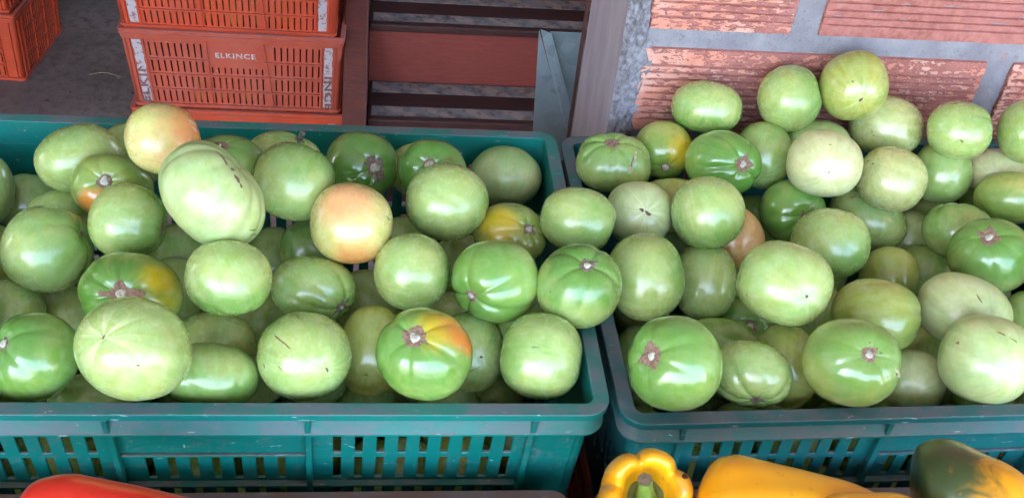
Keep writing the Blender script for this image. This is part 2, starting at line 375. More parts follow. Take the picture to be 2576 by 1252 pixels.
sb_ = []
for k in range(9):
    f = k/8; sb_.append((.10*f, .02*math.sin(f*3)+.03*f, .004+.003*math.sin(f*6)))
V = []; F = []
for i, (x, y, z) in enumerate(sb_):
    for j in range(5): a = j*1.2566; V.append((x, y+.0018*math.cos(a), z+.0018*math.sin(a)))
for i in range(8):
    for j in range(5): F.append((i*5+j, i*5+(j+1) % 5, i*5+5+(j+1) % 5, i*5+5+j))
o = link('straw', mesh_from('straw', V, F, M['straw'], True), None, (-1.17, 2.62, FZ)); o.rotation_euler.z = -.35
o['label'] = 'thin pale straw lying on the dark floor left of the orange stack'; o['category'] = 'straw'
rl = random.Random(12)
for k in range(26):
    V = []; n_ = rl.randint(5, 7); sz = rl.uniform(.004, .011)
    for j in range(n_): a = 6.283*j/n_; V.append((sz*rl.uniform(.5, 1.2)*math.cos(a), sz*rl.uniform(.3, .9)*math.sin(a), rl.uniform(.001, .003)))
    V += [(x*.9, y*.9, 0) for x, y, z in V]; F = [tuple(range(n_))]+[(j, j+n_, (j+1) % n_+n_, (j+1) % n_) for j in range(n_)]
    o = link('dry_leaf_scrap', mesh_from('scrap', V, F, M[('straw', 'scrap', 'scrap')[k % 3]]), None, (rl.uniform(-1.6, -.9), rl.uniform(2.1, 3.9), FZ+.0005)); o.rotation_euler.z = rl.uniform(0, 6)
    o['label'] = 'small dry scrap lying on the dark floor behind the left crate'; o['category'] = 'scrap'; o['group'] = 'dry scraps on the shop floor'

# rough cement bead along the edge of the wall
def bead():
    rnd = random.Random(8); V = []; F = []; nz, na = 260, 9
    for i in range(nz+1):
        z = FZ + (1.5-FZ)*i/nz
        wob = .004*math.sin(z*31)+.003*math.sin(z*77+1)
        for j in range(na+1):
            a = j/na; ang = a*math.pi*.5
            x = .064 + .0265*a; y = .0105*(1-math.sin(ang))**1.2*.8
            y += rnd.uniform(-.0018, .0018)-.001*math.sin(z*210+j*2)-.004*math.sin(a*math.pi)
            V.append((x+(wob+rnd.uniform(-.0025, .0025))*(a > .75), y, z))
    for i in range(nz):
        for j in range(na):
            a = i*(na+1)+j; F.append((a, a+1, a+na+2, a+na+1))
    return mesh_from('cement_edge', V, F, M['rough_cement'])
link('cement_edge', bead(), wall)
link('jamb', MB().box(.064, .0845, .010, .198, FZ, 1.64).mesh('jamb', M['plaster']), wall)

o = thing('door_frame', 'thin brown steel door frame along the grey plastered wall end', 'door frame', (.058, WY+.195, FZ))
bevel(link('upright', MB().box(.0008, .0052, .0035, .012, 0, 2.7).mesh('frame', M['door_brown']), o), .002)

# galvanised sheet behind the frame
C0 = np.array(CAM['loc']); CR, CU, CW = (np.array(CAM[k]) for k in 'ruw')
def meas(px, py, y):
    """measured point of the place: where the sight line through a pixel of the survey picture meets the plane at depth y"""
    d = CW + CR*(px-1288)/CAM['f'] - CU*(py-626)/CAM['f']; t = (y-C0[1])/d[1]; return C0+t*d
sheet = thing('metal_sheet', 'bent galvanised steel sheet leaning behind the teal crate, beside the door frame', 'metal sheet', (.03, .70, -.3))
def slab(name, pts, th, mat, parent):
    P = [np.array(q) for q in pts]; n = np.cross(P[1]-P[0], P[2]-P[0]); n = n/np.linalg.norm(n)*th
    o0 = np.array(parent.location)
    V = [q-o0 for q in P]+[q-o0+n for q in P]; k = len(P)
    F = [tuple(range(k)), tuple(range(2*k-1, k-1, -1))]+[(i, i+k, (i+1) % k+k, (i+1) % k) for i in range(k)]
    me = mesh_from(name, V, F, mat); fix_normals(me); return bevel(link(name, me, parent), .0006)
slab('front_fold', [meas(1356, 74, .700), meas(1336, 400, .690), meas(1430, 430, .690), meas(1424, 330, .692)], .0015, M['metal'], sheet)
slab('slanted_fold', [meas(1359, 73, .698), meas(1422, 335, .688), meas(1434, 268, .694), meas(1386, 84, .706)], .0015, M['metal'], sheet)
slab('back_panel', [meas(1384, 80, .730), meas(1470, 84, .730), meas(1470, 460, .730), meas(1405, 460, .730)], .0015, M['metal'], sheet)

# wooden staircase climbing away into the shop
st = thing('wooden_staircase', 'dark wooden stairs with red-brown risers and grey hatched grip strips', 'staircase', (0, 2.2, FZ))
SX0, SX1 = -.238, .62
tz = {0: -1.182, 1: -.990, 2: -.798, 3: -.606, 4: -.414}
for k in range(0, 5):
    z = tz[k]-FZ; yb = (k-1)*.2
    bevel(link('tread', MB().box(SX0, SX1, yb-.19, yb+.012, z-.02, z).mesh('tread', M['tread']), st), .002)
    mbn = MB().box(SX0, SX1, yb-.211, yb-.1905, z-.021, z+.001); bevel(link('nosing', mbn.mesh('nosing', M['nosing']), st), .004, 3)
    bevel(link('nosing_bead', MB().box(SX0, SX1, yb-.197, yb-.1915, z+.0015, z+.004).mesh('bead', M['tread']), st), .001)
    for (a, c) in ((-.060, -.002), (-.190, -.138)):
        link('grip_strip', MB().box(SX0+.01, SX1-.01, yb+a, yb+c, z+.0002, z+.0022).mesh('strip', M['strip']), st)
    if k < 4: link('riser', MB().box(SX0, SX1, yb+.0005, yb+.011, z+.003, z+.170).mesh('riser', M['riser']), st)
link('riser', MB().box(SX0, SX1, -.4, -.388, 0, .075).mesh('riser', M['riser']), st)
for x0 in (-.305, SX1+.002):
    V = []
    for x in (x0, x0+.064):
        V += [(x, -.45, 0), (x, -.45, .16), (x, .80, 1.26), (x, .80, 0)]
    me = mesh_from('stringer', V, [(0,1,2,3), (7,6,5,4), (0,4,5,1), (1,5,6,2), (2,6,7,3), (3,7,4,0)], M['frame'])
    bevel(link('stringer', me, st), .003)

# ------------------------------------------------------------------ crates
def merge_grid(xs, zs, hole):
    nx, nz = len(xs)-1, len(zs)-1
    V = []; F = []; idx = {}
    def vid(i, j, s):
        k = (i, j, s)
        if k not in idx: idx[k] = len(V); V.append((xs[i], s, zs[j]))
        return idx[k]
    for i in range(nx):
        for j in range(nz):
            if hole(i, j): continue
            F.append((vid(i,j,0), vid(i+1,j,0), vid(i+1,j+1,0), vid(i,j+1,0)))
            F.append((vid(i,j,1), vid(i,j+1,1), vid(i+1,j+1,1), vid(i+1,j,1)))
            for (di, dj, e) in ((-1,0,((i,j),(i,j+1))), (1,0,((i+1,j+1),(i+1,j))), (0,-1,((i+1,j),(i,j))), (0,1,((i,j+1),(i+1,j+1)))):
                a, c = i+di, j+dj
                if a < 0 or c < 0 or a >= nx or c >= nz or hole(a, c):
                    (p, q) = e; F.append((vid(*p,0), vid(*q,0), vid(*q,1), vid(*p,1)))
    return V, F

def plate(name, x0, x1, z0, z1, slots, o0, o1, mat, side, W, D, warp, parent):
    """slotted plate; slots = rectangles; side: F, B, L, R; o0/o1 = inset of outer and inner face"""
    xs = sorted(set([x0, x1]+[v for s in slots for v in (s[0], s[1])])); zs = sorted(set([z0, z1]+[v for s in slots for v in (s[2], s[3])]))
    def hole(i, j):
        cx, cz = (xs[i]+xs[i+1])/2, (zs[j]+zs[j+1])/2
        return any(s[0] < cx < s[1] and s[2] < cz < s[3] for s in slots)
    V, F = merge_grid(xs, zs, hole)
    out = []
    for (x, s, z) in V:
        d = o0 if s == 0 else o1
        if side == 'F': q = (x, d, z)
        elif side == 'B': q = (W-x, D-d, z)
        elif side == 'L': q = (d, D-x, z)
        else: q = (W-d, x, z)
        out.append(warp(q))
    me = mesh_from(name, out, F, mat); fix_normals(me)
    o = link(name, me, parent); bevel(o, .0005, 1); return o

def rect_sweep(prof, W, D, R, seg=8):
    """closed profile (inset, z) swept round a rounded rectangle"""
    path = []
    for (cx, cy, a0) in ((W-R, R, -90), (W-R, D-R, 0), (R, D-R, 90), (R, R, 180)):
        for k in range(seg+1):
            a = math.radians(a0+90*k/seg); path.append((cx, cy, math.cos(a), math.sin(a)))
    V = []; n = len(prof)
    for (cx, cy, ca, sa) in path:
        for (o, z) in prof: V.append((cx+(R-o)*ca, cy+(R-o)*sa, z))
    F = []; m = len(path)
    for i in range(m):
        for j in range(n):
            a, b = i*n+j, i*n+(j+1) % n; c, d = ((i+1) % m)*n+(j+1) % n, ((i+1) % m)*n+j
            F.append((a, b, c, d))
    return V, F

def tapered(W, D, k):
    def f(v):
        x, y, z = v; d = -z*k; cx, cy = W/2, D/2
        return (cx+(x-cx)*(1-d/cx), cy+(y-cy)*(1-d/cy), z)
    return f

def green_crate(label, mat, mat_side, lab2=None):
    W, D, H = .62, .41, .25; tp = tapered(W, D, .06)
    root = thing('vegetable_crate', label, 'crate', group='teal crates full of tomatoes')
    prof = [(.001, 0), (.0120, 0), (.0128, -.0003), (.0134, -.0010), (.0136, -.027), (.0008, -.0272), (0, -.0265), (0, -.0242), (.0012, -.0234), (.0078, -.0100), (.0074, -.0082), (.0008, -.0076), (0, -.0069), (0, -.0010), (.0003, -.0003)]
    V, F = rect_sweep(prof, W, D, .021)
    me = mesh_from('rim', [tp(v) for v in V], F, mat); fix_normals(me); o = link('rim', me, root)
    me.polygons.foreach_set('use_smooth', [True]*len(me.polygons)); bevel(o, .0004, 2); 
    es = o.modifiers.new('ws', 'WEIGHTED_NORMAL'); es.keep_sharp = True
    sl = []
    rows = [(-.0604, -.036), (-.0935, -.0665), (-.130, -.104), (-.162, -.136), (-.194, -.168)]
    for (a, cnt) in ((-.568, 9), (-.390, 7), (-.2386, 9)):
        pw = {9: .178, 7: .1515}[cnt]; c0 = a+.62+pw/2 + (.0035 if cnt == 9 and a > -.3 else 0)
        for q in range(cnt):
            x = c0+(q-(cnt-1)/2)*.01755
            for i, (zb, zt) in enumerate(rows):
                if cnt == 7 and i == 0: continue
                sl.append((x-.0032, x+.0032, zb, zt))
    for side in 'FB':
        plate('long_wall', .021, W-.021, -H, -.0268, sl, .0105, .0134, mat_side, side, W, D, tp, root)
    ss = []
    for q in range(17):
        x = D/2+(q-8)*.0176
        for i, (zb, zt) in enumerate(rows):
            if i > 1: ss.append((x-.0032, x+.0032, zb, zt))
    for side in 'LR':
        plate('short_wall', .021, D-.021, -H, -.0268, ss, .0105, .0134, mat_side, side, W, D, tp, root)
    # rounded corners of the body
    for (cx, cy, a0) in ((W-.021, .021, -90), (W-.021, D-.021, 0), (.021, D-.021, 90), (.021, .021, 180)):
        V = []; F = []; n = 7
        for k in range(n+1):
            a = math.radians(a0+90*k/n)
            for r_ in (.0105, .0076):
                for z in (-H, -.0268): V.append(tp((cx+r_*math.cos(a), cy+r_*math.sin(a), z)))
        for k in range(n):
            a = k*4; F += [(a, a+4, a+5, a+1), (a+2, a+3, a+7, a+6), (a, a+2, a+6, a+4)]
        me = mesh_from('corner_post', V, F, mat_side, True); fix_normals(me); link('corner_post', me, root)
    # vertical ribs and the ledges between them
    for side in 'FB':
        for x in (.62-.568, .62-.390, .62-.2386, .62-.0605):
            for bx in ((x-.0022, x+.0022, .0006, .0084, -.0238, -.0078), (x-.0026, x+.0026, .0035, .0104, -.20, -.0273)):
                mb = MB().box(*bx)
                V = mb.V if side == 'F' else [(W-a, D-b, c) for a, b, c in mb.V]
                me = mesh_from('rib', [tp(v) for v in V], mb.F, mat_side); fix_normals(me); bevel(link('rib', me, root), .0008)
        for bx in ((.62-.387, .62-.241, .0072, .0104, -.0622, -.0596), (.055, .62-.064, .0040, .0104, -.0995, -.0968)):
            mb = MB().box(*bx)
            V = mb.V if side == 'F' else [(W-a, D-b, c) for a, b, c in mb.V]
            me = mesh_from('ledge', [tp(v) for v in V], mb.F, mat_side); fix_normals(me); bevel(link('ledge', me, root), .0006)
    me = MB().box(.012, W-.012, .012, D-.012, -H, -H+.003).mesh('base', mat_side, tp); link('base', me, root)
    return root

gl = green_crate('left green-teal plastic crate filled with tomatoes, front rim along the picture', M['teal'], M['teal_side'])
gl.location = (-.62, 0, 0)
gr = green_crate('right bluish teal plastic crate heaped with tomatoes against the brick wall', M['teal2'], M['teal2'])
x0, y0, z0_, yaw, tx, ty = Q6
gr.location = (x0, y0, z0_)
gr.rotation_euler = (Matrix.Rotation(yaw, 3, 'Z') @ Matrix.Rotation(ty, 3, 'Y') @ Matrix.Rotation(tx, 3, 'X')).to_euler()

def text_mesh(body, size, depth, mat):
    cu = bpy.data.curves.new('lettering', 'FONT'); cu.body = body; cu.size = size; cu.extrude = depth; cu.align_x = 'CENTER'; cu.align_y = 'CENTER'
    cu.resolution_u = 3; cu.space_character = 1.15; cu.offset = size*.022
    tmp = bpy.data.objects.new('t', cu); COL.objects.link(tmp); bpy.context.view_layer.update()
    me = bpy.data.meshes.new_from_object(tmp.evaluated_get(bpy.context.evaluated_depsgraph_get())); bpy.data.objects.remove(tmp); bpy.data.curves.remove(cu)
    me.materials.clear(); me.materials.append(mat); return me

def orange_crate(label, mat, group, bands=True, text=True, mirror=False):
    W, D, H = .60, .40, .243; tp = tapered(W, D, .055)
    root = thing('plastic_crate', label, 'crate', group=group)
    prof = [(.001, 0), (.011, 0), (.012, -.001), (.012, -.029), (.0035, -.029), (.003, -.0275), (.0030, -.017), (.0008, -.0165), (0, -.0155), (0, -.0125), (.003, -.0115), (.003, -.0055), (0, -.0045), (0, -.001)]
    V, F = rect_sweep(prof, W, D, .016, 5); me = mesh_from('rim', [tp(v) for v in V], F, mat); fix_normals(me); link('rim', me, root)
    rows = [(-.083, -.041), (-.131, -.096), (-.181, -.145), (-.229, -.193)]
    sl = []
    for (c0, n, mid) in ((.1435, 9, 0), (.306, 9, 1), (.4715, 8, 0)):
        for q in range(n):
            x = c0+(q-(n-1)/2)*.0172
            for i, (zb, zt) in enumerate(rows):
                if mid and i == 0: continue
                if mid and i == 1: zt = -.1125
                sl.append((x-.0021, x+.0021, zb, zt))
    for side in 'FB': plate('long_wall', .016, W-.016, -H+.004, -.0288, sl, .009, .0118, mat, side, W, D, tp, root)
    ss = []
    for c0 in (.105, .20, .295):
        for q in range(4):
            x = c0+(q-1.5)*.0172
            for (zb, zt) in rows: ss.append((x-.0026, x+.0026, zb, zt))
    for side in 'LR': plate('short_wall', .016, D-.016, -H+.004, -.0288, ss, .009, .0118, mat, side, W, D, tp, root)
    for (cx, cy, a0) in ((W-.016, .016, -90), (W-.016, D-.016, 0), (.016, D-.016, 90), (.016, .016, 180)):
        V = []; F = []; n = 5
        for k in range(n+1):
            a = math.radians(a0+90*k/n)
            for r_ in (.0095, .0042):
                for z in (-H+.004, -.0288): V.append(tp((cx+r_*math.cos(a), cy+r_*math.sin(a), z)))
        for k in range(n):
            a = k*4; F += [(a, a+4, a+5, a+1), (a+2, a+3, a+7, a+6), (a, a+2, a+6, a+4)]
        me = mesh_from('corner_post', V, F, mat, True); fix_normals(me); link('corner_post', me, root)
    # horizontal and vertical ribs
    for i, z in enumerate((-.0895, -.138, -.187)):
        mb = MB()
        segs = [(.062, .5385)] if i else [(.062, .2265), (.381, .5385)]
        for (c0, c1) in segs:
            for back in (0, 1):
                m2 = MB().box(c0, c1, .0035, .0091, z-.0016, z+.0016)
                if back: m2.V = [(W-a, D-b, c) for a, b, c in m2.V]
                me = m2.mesh('cross_rib', mat, tp); fix_normals(me); link('cross_rib', me, root)
        V, F = rect_sweep([(.004, z+.0015), (.0092, z+.0015), (.0092, z-.0015), (.004, z-.0015)], W, D, .016, 5)
    V, F = rect_sweep([(.002, -H+.010), (.0115, -H+.010), (.0115, -H), (.002, -H)], W, D, .016, 5)
    me = mesh_from('bottom_band', [tp(v) for v in V], F, mat); fix_normals(me); link('bottom_band', me, root)
    for x in (.026, .0615, .2275, .3805, .539, .574):
        for back in (0, 1):
            mb = MB().box(x-.0014, x+.0014, .0032, .0091, -H+.008, -.0285)
            if x == .3805: mb.V = [(a+(-.0035-z_*.11), b_, z_) for (a, b_, z_) in mb.V]
            if back: mb.V = [(W-a, D-b, c) for a, b, c in mb.V]
            me = mb.mesh('upright_rib', mat, tp); fix_normals(me); link('upright_rib', me, root)
    for y in (.03, .06, .15, .25, .34, .37):
        for back in (0, 1):
            mb = MB().box(.0032, .0091, y-.0014, y+.0014, -H+.008, -.0285)
            if back: mb.V = [(W-a, D-b, c) for a, b, c in mb.V]
            me = mb.mesh('upright_rib', mat, tp); fix_normals(me); link('upright_rib', me, root)
    for z in (-.0895, -.138, -.187):
        for back in (0, 1):
            mb = MB().box(.0045, .0091, .0615, D-.0615, z-.0016, z+.0016)
            if back: mb.V = [(W-a, D-b, c) for a, b, c in mb.V]
            me = mb.mesh('cross_rib', mat, tp); fix_normals(me); link('cross_rib', me, root)
    link('base', MB().box(.011, W-.011, .011, D-.011, -H+.003, -H+.006).mesh('base', mat, tp), root)
    if bands:
        for (a, c, rot) in ((.0305, .0575, 1), (.5435, .570, -1)):
            nzb = 24; rnd = random.Random(int(a*1000)); V = []; F = []
            for k in range(nzb+1):
                z = -.034-(H-.034-.014)*k/nzb; j1, j2 = rnd.uniform(0, .003), rnd.uniform(0, .003)
                V += [tp((a+j1, .0083, z)), tp((c-j2, .0083, z)), tp((a+j1, .0095, z)), tp((c-j2, .0095, z))]
            for k in range(nzb):
                q = k*4; F += [(q, q+1, q+5, q+4), (q, q+4, q+6, q+2), (q+1, q+3, q+7, q+5)]
            me = mesh_from('white_band', V, F, M['paint']); fix_normals(me); wb = link('white_band', me, root)
            if text:
                to = bpy.data.objects.new('lettering', text_mesh('ELKINCE', .030, .0004, M['letter_dark'])); COL.objects.link(to); to.parent = root
                x, y, z = tp(((a+c)/2, .0077, -.137))
                to.location = (x, y, z); to.rotation_euler = (math.radians(90-3), 0, 0)
                to.matrix_local = Matrix.Translation((x, y, z)) @ Matrix.Rotation(math.radians(90), 4, 'X') @ Matrix.Rotation(math.radians(-3.1 if 0 else 0), 4, 'X') @ Matrix.Rotation(math.radians(90*rot), 4, 'Z') @ Matrix.Scale(1.5, 4, (1, 0, 0))
    if text:
        to = bpy.data.objects.new('lettering', text_mesh('ELKINCE', .021, .0006, M['letter'])); COL.objects.link(to); to.parent = root
        x, y, z = tp((.303, .0084, -.0735)); to.matrix_local = Matrix.Translation((x, y, z)) @ Matrix.Rotation(math.radians(90), 4, 'X') @ Matrix.Scale(1.2, 4, (1, 0, 0))
    return root

OX, OY, OZ = -.901, 2.042, -.768
c1 = orange_crate('middle crate of the orange stack, reading ELKINCE on its plate', M['orange_pale'], 'stacked orange crates'); c1.location = (OX, OY, OZ); c1.rotation_euler.z = -.0105
c2 = orange_crate('top crate of the orange stack, cut by the upper picture edge', M['orange'], 'stacked orange crates', text=False); c2.location = (OX-.008, OY+.002, OZ+.240); c2.rotation_euler.z = -.014
c3 = orange_crate('bottom crate of the orange stack, only its rim above the teal crate', M['orange'], 'stacked orange crates'); c3.location = (OX+.004, OY-.003, OZ-.2425); c3.rotation_euler.z = -.008
c4 = orange_crate('orange crate seen at its corner on the floor, upper left of the picture', M['orange'], 'orange crates on the floor', bands=False, text=False)
#@CRATE4@
c4.location = (-1.942, 2.60, FZ+.243); c4.rotation_euler.z = -.08
c5 = orange_crate('second orange crate standing on the corner crate, upper left of the picture', M['orange'], 'orange crates on the floor', bands=False, text=False)
c5.location = (-1.946, 2.606, FZ+.483); c5.rotation_euler.z = -.085

# orange crates that carry the teal ones, and the pepper crates in front
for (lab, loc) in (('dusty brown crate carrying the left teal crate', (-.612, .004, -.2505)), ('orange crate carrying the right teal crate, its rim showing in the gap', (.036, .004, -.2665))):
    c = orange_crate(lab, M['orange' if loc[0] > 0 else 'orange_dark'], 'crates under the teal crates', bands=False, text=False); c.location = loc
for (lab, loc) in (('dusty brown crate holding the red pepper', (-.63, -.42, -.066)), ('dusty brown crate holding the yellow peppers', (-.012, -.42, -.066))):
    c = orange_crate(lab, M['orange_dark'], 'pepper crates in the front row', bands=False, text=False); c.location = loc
stand = thing('display_table', 'wooden display table carrying the vegetable crates', 'table', (0, 0, FZ))
bevel(link('tabletop', MB().box(-.70, .72, -.44, .425, .736, .761).mesh('top', M['table']), stand), .002)
bevel(link('step_board', MB().box(-.70, .72, -.44, -.02, .762, .945).mesh('step', M['table']), stand), .002)
for x in (-.66, .62):
    for y in (-.40, .35): link('leg', MB().box(x, x+.05, y, y+.05, 0, .7355).mesh('leg', M['table']), stand)

# fruit glimpsed through the slots of the orange stack
def ico(sub=3):
    b = bmesh.new(); bmesh.ops.create_icosphere(b, subdivisions=sub, radius=1); me = bpy.data.meshes.new('fruit'); b.to_mesh(me); b.free()
    me.polygons.foreach_set('use_smooth', [True]*len(me.polygons)); me.materials.append(M['fruit']); return me
fm = ico()
rf = random.Random(2)
for (cz, n, lab) in ((OZ+.240, 4, 'yellow orange fruit glimpsed through the slots of the top orange crate'), (OZ, 3, 'yellow orange fruit glimpsed through the slots of the middle orange crate')):
    for k in range(n):
        o = link('fruit', fm, None, (OX+(.235 if cz > OZ else .19)+.068*k, OY+.052+rf.uniform(0, .006), cz-.20+rf.uniform(-.002, .0)))
        o.scale = (.030, .034, .036+rf.uniform(0, .008)); o['label'] = lab; o['category'] = 'fruit'; o['group'] = lab[:6]+' fruit in the '+lab.split(' the ')[-1]

